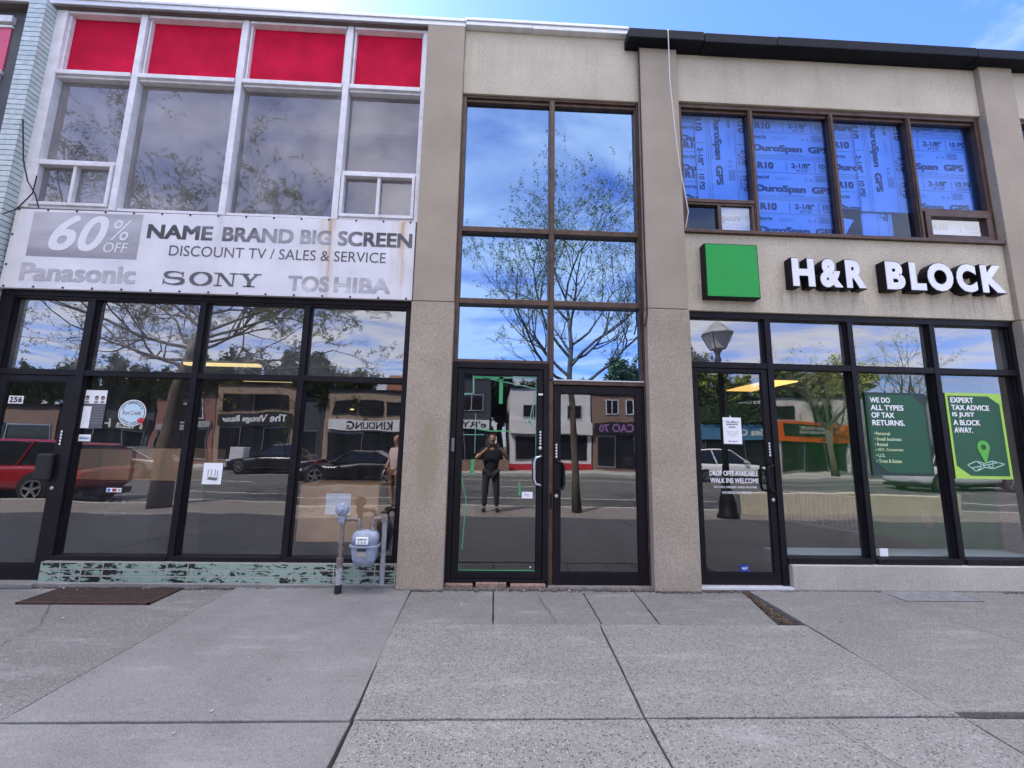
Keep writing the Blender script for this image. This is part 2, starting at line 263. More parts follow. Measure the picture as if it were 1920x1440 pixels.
# ------------------------------------------------------------------ mesh helpers
ORG = {}
class MB:
    def __init__(s): s.v = []; s.f = []
    def add(s, vs, fs):
        o = len(s.v); s.v += [tuple(v) for v in vs]; s.f += [tuple(i+o for i in f) for f in fs]; return s
    def box(s, x0, x1, y0, y1, z0, z1):
        return s.add([(x0,y0,z0),(x1,y0,z0),(x1,y1,z0),(x0,y1,z0),(x0,y0,z1),(x1,y0,z1),(x1,y1,z1),(x0,y1,z1)],
                     [(0,3,2,1),(4,5,6,7),(0,1,5,4),(1,2,6,5),(2,3,7,6),(3,0,4,7)])
    def room(s, x0, x1, y0, y1, z0, z1, skip=('front',)):
        F = dict(bottom=(0,1,2,3), top=(4,7,6,5), front=(0,4,5,1), right=(1,5,6,2), back=(2,6,7,3), left=(3,7,4,0))
        return s.add([(x0,y0,z0),(x1,y0,z0),(x1,y1,z0),(x0,y1,z0),(x0,y0,z1),(x1,y0,z1),(x1,y1,z1),(x0,y1,z1)], [f for k, f in F.items() if k not in skip])
    def poly(s, pts, y0, y1):
        """outline in x,z extruded from y0 (front) to y1"""
        n = len(pts); a = sum(pts[i][0]*pts[(i+1)%n][1]-pts[(i+1)%n][0]*pts[i][1] for i in range(n))
        if a < 0: pts = pts[::-1]
        vs = [(x, y0, z) for x, z in pts] + [(x, y1, z) for x, z in pts]
        fs = [tuple(range(n)), tuple(range(2*n-1, n-1, -1))] + [(i, i+n, (i+1)%n+n, (i+1)%n) for i in range(n)]
        return s.add(vs, fs)
    def flat(s, pts, z0, z1):
        """outline in x,y extruded in z"""
        n = len(pts); a = sum(pts[i][0]*pts[(i+1)%n][1]-pts[(i+1)%n][0]*pts[i][1] for i in range(n))
        if a < 0: pts = pts[::-1]
        vs = [(x, y, z0) for x, y in pts] + [(x, y, z1) for x, y in pts]
        fs = [tuple(range(n-1, -1, -1)), tuple(range(n, 2*n))] + [(i, (i+1)%n, (i+1)%n+n, i+n) for i in range(n)]
        return s.add(vs, fs)
    def tube(s, path, r, seg=10, cap=True):
        path = [Vector(p) for p in path]; n = len(path)
        rs = r if isinstance(r, (list, tuple)) else [r]*n
        rings = []; u = None
        for i, p in enumerate(path):
            d = (path[min(i+1, n-1)] - path[max(i-1, 0)]).normalized()
            if u is None:
                u = d.orthogonal().normalized()
            else:
                u = (u - d*u.dot(d)); u = u.normalized() if u.length > 1e-6 else d.orthogonal().normalized()
            v = d.cross(u)
            rings.append([p + (u*math.cos(2*math.pi*k/seg) + v*math.sin(2*math.pi*k/seg))*rs[i] for k in range(seg)])
        vs = [q for rg in rings for q in rg]; fs = []
        for i in range(n-1):
            for k in range(seg):
                a = i*seg+k; b = i*seg+(k+1)%seg
                fs.append((a, b, b+seg, a+seg))
        if cap: fs += [tuple(range(seg-1, -1, -1)), tuple(range((n-1)*seg, n*seg))]
        return s.add(vs, fs)
    def lathe(s, prof, c, axis='z', seg=20):
        """prof: list of (radius, height)"""
        c = Vector(c); vs = []
        for r, h in prof:
            for k in range(seg):
                a = 2*math.pi*k/seg
                if axis == 'z': p = Vector((r*math.cos(a), r*math.sin(a), h))
                elif axis == 'y': p = Vector((r*math.cos(a), h, r*math.sin(a)))
                else: p = Vector((h, r*math.cos(a), r*math.sin(a)))
                vs.append(c+p)
        fs = []
        for i in range(len(prof)-1):
            for k in range(seg):
                a = i*seg+k; b = i*seg+(k+1)%seg; fs.append((a, b, b+seg, a+seg))
        fs += [tuple(range(seg-1, -1, -1)), tuple(range((len(prof)-1)*seg, len(prof)*seg))]
        return s.add(vs, fs)
    def quads(s, q): return s.add(q, [(0, 1, 2, 3)])
    def build(s, name, m, parent=None, bevel=0.0, smooth=False, **tags):
        o0 = ORG.get(parent.name, Vector((0,0,0))) if parent else Vector((0,0,0))
        me = bpy.data.meshes.new(name); me.from_pydata([(v[0]-o0[0], v[1]-o0[1], v[2]-o0[2]) for v in s.v], [], s.f); me.update()
        bm = bmesh.new(); bm.from_mesh(me)
        if not tags.pop('keep', False): bmesh.ops.recalc_face_normals(bm, faces=bm.faces)
        bm.to_mesh(me); bm.free()
        ob = bpy.data.objects.new(name, me); COL.objects.link(ob); me.materials.append(m)
        if parent: ob.parent = parent
        ORG[ob.name] = o0
        if bevel:
            b = ob.modifiers.new('bevel', 'BEVEL'); b.width = bevel; b.segments = 2; b.limit_method = 'ANGLE'; b.angle_limit = R(40)
        if smooth: 
            for p in me.polygons: p.use_smooth = True
        for k, v in tags.items(): ob[k] = v
        return ob
def thing(name, label, cat, loc=(0, 0, 0), group=None):
    o = bpy.data.objects.new(name, None); COL.objects.link(o); o.location = loc; o.empty_display_size = 0.2
    o['label'] = label; o['category'] = cat
    if group: o['group'] = group
    ORG[o.name] = Vector(loc); return o
def tag(o, label, cat, group=None):
    o['label'] = label; o['category'] = cat
    if group: o['group'] = group
    return o
def structure(mb, name, m, **k): return mb.build(name, m, kind='structure', **k)
def B(*a): return MB().box(*a)
def copy_tree(o, parent=None):
    c = o.copy(); COL.objects.link(c); c.parent = parent
    for ch in o.children: copy_tree(ch, c)
    return c
# ---- writing
_tc = {}
def glyphs(body, bold=0.0, shear=0.0, ext=0.0, spacing=1.0):
    k = (body, bold, shear, ext, spacing)
    if k not in _tc:
        c = bpy.data.curves.new('t', 'FONT'); c.body = body; c.offset = bold; c.shear = shear; c.extrude = ext; c.space_character = spacing; c.resolution_u = 4
        o = bpy.data.objects.new('t', c); COL.objects.link(o)
        me = bpy.data.meshes.new_from_object(o)
        _tc[k] = ([tuple(v.co) for v in me.vertices], [tuple(p.vertices) for p in me.polygons])
        bpy.data.objects.remove(o); bpy.data.meshes.remove(me); bpy.data.curves.remove(c)
    return _tc[k]
def text(mb, body, x0, x1, z0, z1, y, bold=0.0, shear=0.0, spacing=1.0, rot=0, flip=False, clip=None, thick=0.0, align=None):
    """fit the ink of `body` to the box x0..x1, z0..z1 on the plane y (front faces -y; flip: faces +y). rot=-90 reads downwards"""
    flatb = bold if (bold and not thick) else 0.0
    vs, fs = glyphs(body, 0.0 if flatb else bold, shear, thick, spacing)
    if not vs: return mb
    if flatb:   # thicken flat lettering by laying slightly shifted copies, each a hair in front of the last
        n0 = len(vs); nv, nf = [], []
        for i, (dx, dy) in enumerate(((0, 0), (1, 1), (-1, 1), (1, -1), (-1, -1), (1, 0), (-1, 0))):
            nv += [(v[0]+dx*flatb*.8, v[1]+dy*flatb*.55, i*1.0) for v in vs]; nf += [tuple(q+i*n0 for q in f) for f in fs]
        vs, fs = nv, nf
    X = [v[0] for v in vs]; Y = [v[1] for v in vs]; a, b = min(X), max(X); c, d = min(Y), max(Y)
    out = []
    for v in vs:
        u = (v[0]-a)/(b-a+1e-9); t = (v[1]-c)/(d-c+1e-9)
        if rot == -90: px, pz = x0 + t*(x1-x0), z1 - u*(z1-z0)
        else:
            px, pz = (x1 - u*(x1-x0)) if flip else (x0 + u*(x1-x0)), z0 + t*(z1-z0)
        out.append((px, y + (0.00012 if flip else -0.00012)*v[2], pz) if not thick else (px, y + (v[2] if not flip else -v[2]), pz))
    return mb.add(out, fs)
def clipmesh(ob, x0, x1, z0, z1):
    bm = bmesh.new(); bm.from_mesh(ob.data)
    for co, no in (((x0,0,0),(-1,0,0)), ((x1,0,0),(1,0,0)), ((0,0,z0),(0,0,-1)), ((0,0,z1),(0,0,1))):
        bmesh.ops.bisect_plane(bm, geom=bm.verts[:]+bm.edges[:]+bm.faces[:], plane_co=co, plane_no=no, clear_outer=True)
    bm.to_mesh(ob.data); bm.free(); return ob
def twrite(parent, name, m, items, y, **k):
    """items: (text, x0, x1, z0, z1[, opts])"""
    mb = MB()
    for it in items: text(mb, it[0], it[1], it[2], it[3], it[4], y, **(it[5] if len(it) > 5 else {}))
    return mb.build(name, m, parent, keep=True, **k)
# ------------------------------------------------------------------ ground
structure(B(-600, 600, -600, 600, -0.6, -0.22), 'ground', mat('distant ground', (0.10, 0.10, 0.085), 0.95, var=0.2, vs=0.05))
ASPH = mat('asphalt', (0.085, 0.083, 0.08), 0.85, var=0.25, vs=2.0, bump=0.5, bs=80, stretch=(0.15, 1, 1))
structure(B(-120, 120, -18.0, -6.0, -0.5, -0.13), 'road', ASPH)
mk = MB()
for x in np.arange(-60, 60, 6.0): mk.box(x, x+2.6, -12.3, -12.18, -0.13, -0.126)
mk.box(-80, 80, -8.6, -8.48, -0.13, -0.126); mk.box(-80, 80, -15.6, -15.48, -0.13, -0.126)
structure(mk, 'road_marking', mat('worn road paint', (0.45, 0.45, 0.43), 0.8, var=0.4, vs=9))
KERB = speckle('kerb concrete', (0.33, 0.32, 0.30), (0.12, 0.12, 0.12), (0.5, 0.5, 0.48), 90)
structure(B(-120, 120, -6.0, -5.82, -0.5, 0.0), 'kerb', KERB)
structure(B(-120, 120, -18.2, -18.0, -0.5, 0.02), 'kerb', KERB)
structure(B(-120, 120, -40, -18.2, -0.5, 0.015), 'pavement', speckle('far pavement', (0.34, 0.32, 0.29), (0.2, 0.2, 0.2), (0.5, 0.48, 0.45), 60))
structure(B(-120, 120, -5.82, -4.35, -0.5, -0.004), 'paving_strip', tiles('red clay pavers', (0.166, 0.140, 0.133), (0.202, 0.178, 0.171), (0.072, 0.076, 0.076), 0.2, 0.1, rough=0.9, axis='XZ'))
structure(B(-120, 120, -4.35, 0.6, -0.5, -0.03), 'soil', DIRT)
C_SM = speckle('smooth concrete', (0.182, 0.176, 0.173), (0.084, 0.081, 0.078), (0.271, 0.263, 0.258), 150, thr=0.3, large=0.24, bumpd=0.0015)
C_AG = speckle('exposed aggregate concrete', (0.199, 0.190, 0.178), (0.061, 0.059, 0.058), (0.301, 0.293, 0.279), 78, thr=0.42, soft=0.2, large=0.13)
C_AG2 = speckle('exposed aggregate concrete worn', (0.199, 0.191, 0.181), (0.055, 0.056, 0.055), (0.303, 0.298, 0.288), 72, thr=0.42, soft=0.2, large=0.12)
C_FI = speckle('fine entrance concrete', (0.168, 0.160, 0.150), (0.056, 0.054, 0.051), (0.311, 0.299, 0.281), 110, thr=0.35, soft=0.2, large=0.18)
C_LF = speckle('dark speckled concrete', (0.158, 0.152, 0.148), (0.055, 0.053, 0.053), (0.299, 0.292, 0.284), 95, thr=0.35, soft=0.2, large=0.16, rough=0.6)
C_RT = speckle('grey aggregate concrete', (0.186, 0.177, 0.165), (0.069, 0.066, 0.063), (0.311, 0.299, 0.281), 92, thr=0.38, soft=0.2, large=0.12)
rnd = random.Random(4)
def slab(pts, m, z=0.0, tilt=(0, 0), g=0.0045):
    # joints are real gaps: pull each outline in by g, then crumble the edge a little
    cx = sum(p[0] for p in pts)/len(pts); cy = sum(p[1] for p in pts)/len(pts); out = []
    n = len(pts)
    for i in range(n):
        a, b = pts[i], pts[(i+1) % n]; L = math.dist(a, b); k = max(1, int(L/0.12))
        for j in range(k):
            t = j/k; x = a[0]+(b[0]-a[0])*t; y = a[1]+(b[1]-a[1])*t
            jit = 0.0035 if j else 0.002
            ix = g*(1 if x < cx else -1)*(1 if abs(x-cx) > 0.02 else 0); iy = g*(1 if y < cy else -1)
            nx, ny = (b[1]-a[1])/L, -(b[0]-a[0])/L
            s_ = 1 if (nx*(cx-x)+ny*(cy-y)) > 0 else -1
            out.append((x + s_*nx*(g+rnd.uniform(0, jit)), y + s_*ny*(g+rnd.uniform(0, jit))))
    mb = MB().flat(out, -0.1, z)
    mb.v = [(x, y, zz + ((x-cx)*tilt[0]+(y-cy)*tilt[1] if zz > -0.05 else 0)) for x, y, zz in mb.v]
    return structure(mb, 'sidewalk', m, bevel=0.006)
slab([(-0.83, -0.82), (0.022, -0.82), (0.022, 0.3), (-0.83, 0.3)], C_FI, -0.002)
slab([(0.022, -0.82), (0.96, -0.82), (0.96, 0.3), (0.022, 0.3)], C_FI, 0.0)
slab([(0.96, -0.82), (1.47, -0.82), (1.53, 0.3), (0.96, 0.3)], C_FI, -0.001)
slab([(1.47, -0.82), (2.52, -0.82), (2.585, -0.5), (2.655, -0.2), (2.69, 0.02), (2.69, 0.3), (1.53, 0.3)], C_FI, -0.001)
slab([(-0.74, -2.05), (0.885, -2.05), (0.935, -0.82), (-0.83, -0.82)], C_AG, 0.006, (0.0, 0.003))
slab([(0.885, -2.05), (2.75, -2.05), (2.75, -0.82), (0.935, -0.82)], C_AG, 0.005)
slab([(-0.70, -4.35), (0.90, -4.35), (0.885, -2.05), (-0.74, -2.05)], C_AG2, 0.002)
slab([(0.90, -4.35), (2.66, -4.35), (2.75, -2.05), (0.885, -2.05)], C_AG2, 0.001)
slab([(-2.60, -2.06), (-0.75, -2.06), (-0.84, 0.3), (-2.62, 0.3)], C_SM, 0.012, (0.0, 0.004))
slab([(-2.60, -4.35), (-0.71, -4.35), (-0.75, -2.06), (-2.60, -2.06)], C_SM, 0.002)
slab([(-5.2, -2.07), (-2.61, -2.07), (-2.63, 0.3), (-5.2, 0.3)], C_LF, -0.002)
slab([(-5.2, -4.35), (-2.61, -4.35), (-2.61, -2.07), (-5.2, -2.07)], C_SM, 0.0)
slab([(2.70, -2.02), (5.6, -2.06), (5.6, 0.3), (2.755, 0.3), (2.75, -0.8), (2.745, -1.2)], C_RT, 0.012, (0.0, 0.003))
slab([(2.67, -4.35), (5.6, -4.35), (5.6, -2.1), (2.75, -2.06)], C_RT, 0.0)
for k in range(1, 5):
    for sgn in (-1, 1):
        xa = 5.6+(k-1)*2.6 if sgn > 0 else -5.2-(k-1)*2.6
        xb = xa+sgn*2.6
        slab([(min(xa,xb), -2.06), (max(xa,xb), -2.06), (max(xa,xb), 0.3), (min(xa,xb), 0.3)], C_RT if sgn > 0 else C_LF, 0.002*(k % 2))
        slab([(min(xa,xb), -4.35), (max(xa,xb), -4.35), (max(xa,xb), -2.06), (min(xa,xb), -2.06)], C_RT if sgn > 0 else C_SM, 0.0)
# dirt washed up against the foot of the walls
rd_ = random.Random(77); mb = MB()
for x0, x1, yb in ((-4.6, -.995, .035), (2.24, 6.34, .03), (-.52, 1.73, .03), (-.985, -.515, -.01), (1.742, 2.235, -.01)):
    x = x0; pts = []
    while x < x1: pts.append((x, yb-.018-abs(rd_.gauss(0, .022)))); x += rd_.uniform(.02, .07)
    mb.flat([(x0, yb+.02)]+pts+[(x1, yb-.02), (x1, yb+.02)], -.02, .0172)
structure(mb, 'dirt', mat('washed up dirt', (0.105, 0.095, 0.085), 1.0, var=.6, vs=35))
# hairline cracks
rc = random.Random(31)
for pts in ([(4.08, -.30), (4.09, -.43), (4.28, -1.18), (4.6, -2.04)], [(0.46, -.10), (0.52, -.45), (0.56, -.81)], [(-4.0, -.42), (-3.6, -.9), (-3.45, -1.5), (-2.9, -2.0)], [(1.9, -2.1), (2.05, -2.7), (1.95, -3.3)]):
    P_ = []
    for a, b in zip(pts[:-1], pts[1:]):
        k_ = max(3, int(math.dist(a, b)/.05))
        P_ += [(a[0]+(b[0]-a[0])*i/k_+rc.gauss(0, .006), a[1]+(b[1]-a[1])*i/k_+rc.gauss(0, .006)) for i in range(k_)]
    P_.append(pts[-1]); mb = MB()
    for a, b in zip(P_[:-1], P_[1:]):
        d = Vector((b[0]-a[0], b[1]-a[1])).normalized(); w_ = rc.uniform(.0012, .0032); nn = Vector((-d.y, d.x))*w_
        mb.add([(a[0]-nn.x, a[1]-nn.y, .0165), (b[0]-nn.x, b[1]-nn.y, .0165), (b[0]+nn.x, b[1]+nn.y, .0165), (a[0]+nn.x, a[1]+nn.y, .0165)], [(0, 1, 2, 3)])
    structure(mb, 'pavement_crack', DIRT, keep=True)
# dead leaves and grit in the broken joint
lit = MB(); rl = random.Random(9)
for i in range(420):
    if i < 300:
        t = rl.random(); x = 2.72-t*0.09+rl.gauss(0, 0.012+.035*t); y = -0.02-t*0.78+rl.gauss(0, 0.02)
    else:
        x = rl.uniform(2.3, 2.75); y = -.02+rl.gauss(0, 0.015)
    s_ = rl.uniform(0.005, 0.018); a = rl.uniform(0, 6.3); z = rl.uniform(-0.02, 0.008)
    c_, n_ = math.cos(a)*s_, math.sin(a)*s_
    lit.quads([(x-c_, y-n_, z), (x+n_*.5, y-c_*.5, z+0.006), (x+c_, y+n_, z+rl.uniform(-.004, .008)), (x-n_*.5, y+c_*.5, z+0.004)])
o = lit.build('leaf_litter', mat('dry leaves', (0.14, 0.09, 0.05), 0.9, var=0.6, vs=40), keep=True); o['kind'] = 'stuff'
grit = MB(); rl = random.Random(19)
for i in range(170):
    x = rl.uniform(-5, 6.3); y = rl.choice([rl.uniform(-0.10, 0.0), rl.uniform(-2.8, -0.0)]); s_ = rl.uniform(0.003, 0.010)
    grit.lathe([(s_*0.5, 0), (s_, s_*0.5), (s_*0.4, s_)], (x, y, 0.010), seg=5)
cr = MB()
for i in range(420):
    x = rl.uniform(-4.6, 6.3); y = -abs(rl.gauss(0, .022))+(0.01 if not (-.99 < x < -.5 or 1.73 < x < 2.25) else -.02); s_ = rl.uniform(0.003, 0.011)
    cr.lathe([(s_*0.6, 0), (s_, s_*0.4), (s_*0.4, s_*.8)], (x, y, 0.0), seg=5)
o = cr.build('crumbs', DIRT); o['kind'] = 'stuff'
o = grit.build('grit', mat('pale grit', (0.40, 0.38, 0.35), 0.9, var=0.7, vs=9)); o['kind'] = 'stuff'
# ------------------------------------------------------------------ frames helper
tilt_r = random.Random(12)
def panes(parent, m, name, rects, y, th=0.006, lab=None):
    for (x0, x1, z0, z1) in rects:
        mb = B(x0, x1, y, y+th, z0, z1); a, b = tilt_r.uniform(-.0035, .0035), tilt_r.uniform(-.0035, .0035)   # no two panes sit quite true in their frame
        mb.v = [(q[0], q[1]+a*(q[0]-(x0+x1)/2)+b*(q[2]-(z0+z1)/2), q[2]) for q in mb.v]; mb.build(name, m, parent)
# ------------------------------------------------------------------ left building (television shop)
tv = thing('shop_building', 'shop building with red upper panels, white window frames and a faded banner', 'building', (-3.3, 0.3, 0))
wl = MB(); wl.box(-5.60, -0.985, 0.10, 0.34, 3.15, 4.135)      # behind the banner
wl.box(-5.9, -5.6, 0.30, 13, -0.1, 6.86).box(-0.98, -0.80, 0.5, 13, -0.1, 6.86).box(-8, -0.8, 13, 13.3, -0.1, 6.86)
wl.build('wall', DGREY, tv)
B(-8, -0.75, 0.36, 13.3, 6.86, 6.93).build('roof', COPB, tv)
cp = MB(); cp.box(-6.9, -3.6, 0.0, 0.35, 6.822, 6.915).box(-3.596, -0.505, 0.0, 0.35, 6.822, 6.918).box(-6.9, -0.505, -0.014, 0.0, 6.882, 6.924)
cp.build('coping', COPW, tv, bevel=0.006)
B(-6.9, -0.99, 0.012, 0.36, 6.80, 6.821).build('soffit', SOFF, tv)
uw = MB(); y0, y1 = 0.06, 0.20
uw.box(-5.60, -5.47, y0, y1, 4.135, 6.798)
for x in (-4.54, -3.29, -1.98): uw.box(x-0.038, x+0.038, y0, y1, 4.135, 6.798)
uw.box(-1.045, -0.987, y0, y1, 4.135, 6.798)
for a, b in ((-5.47, -4.588), (-4.492, -3.338), (-3.242, -2.028), (-1.932, -1.045)):
    uw.box(a, b, y0-0.012, y1-0.03, 5.895, 5.95).box(a, b, y0+0.02, y1-0.01, 5.865, 5.895)
    uw.box(a, b, y0+0.005, y1, 6.765, 6.798).box(a, b, y0+0.01, y1, 4.135, 4.168)
    if b-a > 0.5:
        uw.box(a, a+0.022, y0+0.035, y1-0.02, 5.95, 6.765).box(b-0.022, b, y0+0.035, y1-0.02, 5.95, 6.765)
uw.box(-5.47, -4.588, y0+0.01, y1-0.02, 4.715, 4.755).box(-1.932, -1.045, y0+0.01, y1-0.02, 4.735, 4.775)
uwo = uw.build('upper_window', WHITEF, tv, bevel=0.004)
for a, b in ((-5.47, -4.588), (-4.492, -3.338), (-3.242, -2.028), (-1.932, -1.045)):
    rd = B(a, b, 0.145, 0.16, 5.945, 6.77).build('red_panel', REDP, uwo)
panes(uwo, GL_UP, 'pane', [(-5.47, -4.588, 4.755, 5.87), (-4.492, -3.338, 4.165, 5.87), (-3.242, -2.028, 4.165, 5.87), (-1.932, -1.045, 4.775, 5.87)], 0.15)
def slider(x0, x1, z0, z1, xm):
    m = MB(); t = 0.035
    m.box(x0, x1, 0.045, 0.15, z0, z0+t).box(x0, x1, 0.045, 0.15, z1-t, z1).box(x0, x0+t, 0.045, 0.15, z0+t, z1-t).box(x1-t, x1, 0.045, 0.15, z0+t, z1-t)
    m.box(xm-0.018, xm+0.018, 0.06, 0.13, z0+t, z1-t)
    f = m.build('sliding_window', WHITEF, tv, bevel=0.003)
    panes(f, GL_UP, 'pane', [(x0+t, xm-0.018, z0+t, z1-t), (xm+0.018, x1-t, z0+t, z1-t)], 0.11)
slider(-5.466, -4.592, 4.17, 4.712, -5.03); slider(-1.928, -1.049, 4.17, 4.732, -1.485)
MB().room(-5.58, -0.99, 0.21, 5.0, 4.14, 6.72).build('upper_room', RMG, tv, keep=True)
B(-5.55, -1.0, 0.6, 0.66, 5.72, 6.70).build('ceiling_bulkhead', RMW, tv)
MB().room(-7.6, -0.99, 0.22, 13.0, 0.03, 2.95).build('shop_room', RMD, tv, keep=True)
MB().room(-5.6, -0.99, 0.21, 0.9, 2.25, 3.09, skip=('front', 'back', 'bottom')).build('window_recess', RMW, tv, keep=True)
# shop window
sw = MB(); y0, y1 = 0.09, 0.21
sw.box(-5.60, -1.0, y0, y1, 3.085, 3.148).box(-5.56, -1.0, y0+0.012, y1, 3.06, 3.085)
sw.box(-5.60, -5.46, y0, y1, 0.03, 3.085)
sw.box(-4.645, -4.56, y0, y1, 0.03, 3.06)
for x in (-3.375, -2.205): sw.box(x-0.034, x+0.034, y0, y1, 0.245, 3.06)
sw.box(-1.065, -0.99, y0, y1, 0.245, 3.06)
for a, b in ((-5.46, -4.645), (-4.56, -3.409), (-3.341, -2.239), (-2.171, -1.065)):
    sw.box(a, b, y0+0.004, y1, 2.183, 2.247)
    for zz in ((2.247, 3.06), (0.29, 2.183)):
        if a < -5 and zz[0] < 1: continue
        sw.box(a, a+0.014, y0+0.03, y1-0.02, *zz).box(b-0.014, b, y0+0.03, y1-0.02, *zz)
    if a > -5: sw.box(a, b, y0-0.01, y1, 0.245, 0.29)
swo = sw.build('shop_window', BLACKM, tv, bevel=0.003)
panes(swo, GL_TRAN, 'pane', [(-5.46, -4.645, 2.247, 3.06), (-4.56, -3.409, 2.247, 3.06), (-3.341, -2.239, 2.247, 3.06), (-2.171, -1.065, 2.247, 3.06)], 0.15)
panes(swo, GL_SHOP, 'pane', [(-4.56, -3.409, 0.29, 2.183), (-3.341, -2.239, 0.29, 2.183), (-2.171, -1.065, 0.29, 2.183)], 0.15)
def d_handle(parent, x, z0, z1, out, yb, r=0.014, m=None, side=1):
    """bent pull bar: starts at the stile, comes out, runs down, goes back"""
    p = [(x, yb, z1), (x, yb-out*0.7, z1), (x+side*out*0.35, yb-out, z1-0.012), (x+side*out, yb-out, z1-0.02), (x+side*out*1.35, yb-out, z1-0.07), (x+side*out*1.35, yb-out, z0+0.07), (x+side*out, yb-out, z0+0.02), (x+side*out*0.35, yb-out, z0+0.012), (x, yb-out*0.7, z0), (x, yb, z0)]
    return MB().tube(p, r, 8).build('handle', m or BLACKM, parent, smooth=True)
def lockplate(parent, x, z, yb, n=5):
    mb = MB().box(x-0.014, x+0.014, yb-0.004, yb, z-0.085, z+0.085); o = mb.build('number_strip', BLK, parent)
    t = MB()
    for k in range(n): t.box(x-0.008, x+0.008, yb-0.0065, yb-0.0045, z-0.075+k*0.033, z-0.075+k*0.033+0.02)
    t.build('print', WHT, o)
def lock(parent, x, z, yb): MB().lathe([(0.019, 0), (0.019, -0.008), (0.012, -0.012)], (x, yb, z), 'y', 14).build('lock', CHROME, parent, smooth=False)
def door(parent, x0, x1, z0, z1, gx0, gx1, gz0, gz1, y, gm):
    m = MB(); m.box(x0, gx0, y, y+0.045, z0, z1).box(gx1, x1, y, y+0.045, z0, z1).box(gx0, gx1, y, y+0.045, z0, gz0).box(gx0, gx1, y, y+0.045, gz1, z1)
    for b_ in ((gx0, gx0+0.012, gz0, gz1), (gx1-0.012, gx1, gz0, gz1), (gx0+0.012, gx1-0.012, gz0, gz0+0.012), (gx0+0.012, gx1-0.012, gz1-0.012, gz1)): m.box(b_[0], b_[1], y+0.008, y+0.037, b_[2], b_[3])
    o = m.build('door', BLACKM, parent, bevel=0.003)
    B(gx0+0.012, gx1-0.012, y+0.018, y+0.024, gz0+0.012, gz1-0.012).build('pane', gm, o); return o
dl = door(tv, -5.455, -4.65, 0.045, 2.18, -5.36, -4.735, 0.20, 2.11, 0.105, GL_DOOR)
B(-4.86, -4.70, 0.05, 0.10, 1.05, 1.33).build('pull_plate', RUBB, dl, bevel=0.02)
lock(dl, -4.69, 0.97, 0.105); lockplate(dl, -4.69, 1.50, 0.105)
B(-5.6, -4.6, -0.02, 0.3, 0.0, 0.045).build('threshold', C_SM, tv, bevel=0.008)
TILEG = tiles('chipped green glazed tile', (0.23, 0.33, 0.27), (0.27, 0.37, 0.31), (0.33, 0.33, 0.30), 0.212, 0.066, offx=4.62+0.212*40, offz=-0.045+0.066*20, chips=0.535, ms=0.0065)
B(-4.60, -0.99, 0.035, 0.22, 0.045, 0.243).build('tile_base', TILEG, tv)
B(-4.60, -0.99, 0.02, 0.22, -0.05, 0.045).build('footing', C_SM, tv, bevel=0.008)
# ------------------------------------------------------------------ neighbour with the tiled pier
nb = thing('tiled_building', 'neighbouring building with a pale green glazed tile pier at the left edge', 'building', (-6.5, 0.3, 0))
TILEP = tiles('pale green glazed tile', (0.40, 0.47, 0.455), (0.47, 0.53, 0.525), (0.05, 0.05, 0.055), 0.215, 0.0655, offx=5.805+0.215*40, offz=0.02+0.0655*20, ms=0.0045)
B(-5.80, -5.60, -0.06, 0.32, 0, 6.80).build('tiled_pier', TILEP, nb)
MB().box(-45, -5.80, 0.12, 0.30, 0.0, 6.87).box(-45, -8.0, 0.30, 12, 0, 6.87).build('wall', DGREY, nb)
nf = MB()
nf.box(-9.3, -6.13, 0.07, 0.12, 6.60, 6.69).box(-9.3, -6.13, 0.07, 0.12, 5.16, 5.24).box(-9.3, -6.13, 0.09, 0.12, 6.54, 6.57).box(-9.3, -6.14, 0.08, 0.12, 5.88, 5.93)
nfo = nf.build('window', WHITEF, nb, bevel=0.004)
B(-9.3, -6.15, 0.105, 0.118, 5.93, 6.54).build('red_panel', REDN, nfo); B(-9.3, -6.15, 0.105, 0.118, 5.24, 5.88).build('pane', GL_UP, nfo)
cab = MB(); cab.tube([(-5.815, 0.09, 6.7), (-5.86, 0.08, 6.3), (-5.88, 0.08, 5.9), (-5.84, 0.09, 5.4)], 0.010, 6)
tag(cab.build('cable', mat('pale cable', (0.35, 0.33, 0.33), 0.7)), 'pale cable hanging beside the tiled pier', 'cable')
cab = MB()
q = [at(45, 225, -0.07), at(42, 300, -0.09), at(52, 340, -0.08), at(68, 365, -0.07), at(74, 390, -0.07)]
cab.tube([(p[0], -0.08, p[1]) for p in q], 0.007, 6)
q = [at(70, 330, -0.08), at(60, 362, -0.09), at(30, 392, -0.09), at(5, 400, -0.09)]
cab.tube([(p[0], -0.085, p[1]) for p in q], 0.006, 6)
tag(cab.build('cable', RUBB), 'thin black cables looped on the green tiled pier above the banner', 'cable')
# ------------------------------------------------------------------ right building (two bays of stucco)
ob_ = thing('stucco_building', 'beige stucco building with three tall piers and brown framed upper windows', 'building', (2.5, 0.3, 0))
for (a, b, top, mt) in ((-0.985, -0.515, 6.818, STUC_P), (1.742, 2.235, 6.655, STUC_P), (6.35, 6.812, 6.655, STUC_P)):
    m = MB().box(a, b, 0.0, 0.52, 3.138, top).box(a-0.008, b+0.008, -0.014, 0.52, -0.05, 3.124).box(a+0.01, b-0.01, 0.012, 0.5, 3.124, 3.138)
    m.build('pilaster', mt, ob_, bevel=0.010)
pn = MB().box(-0.515, 1.742, 0.062, 0.35, 5.915, 6.832); pn.build('upper_panel', STUC_N, ob_, bevel=0.006)
pn = MB().box(2.235, 6.35, 0.062, 0.35, 5.962, 6.655); pn.build('upper_panel', STUC_N, ob_, bevel=0.006)
pn = MB().box(6.812, 11.0, 0.062, 0.35, 5.962, 6.655); pn.build('upper_panel', STUC_N, ob_, bevel=0.006)
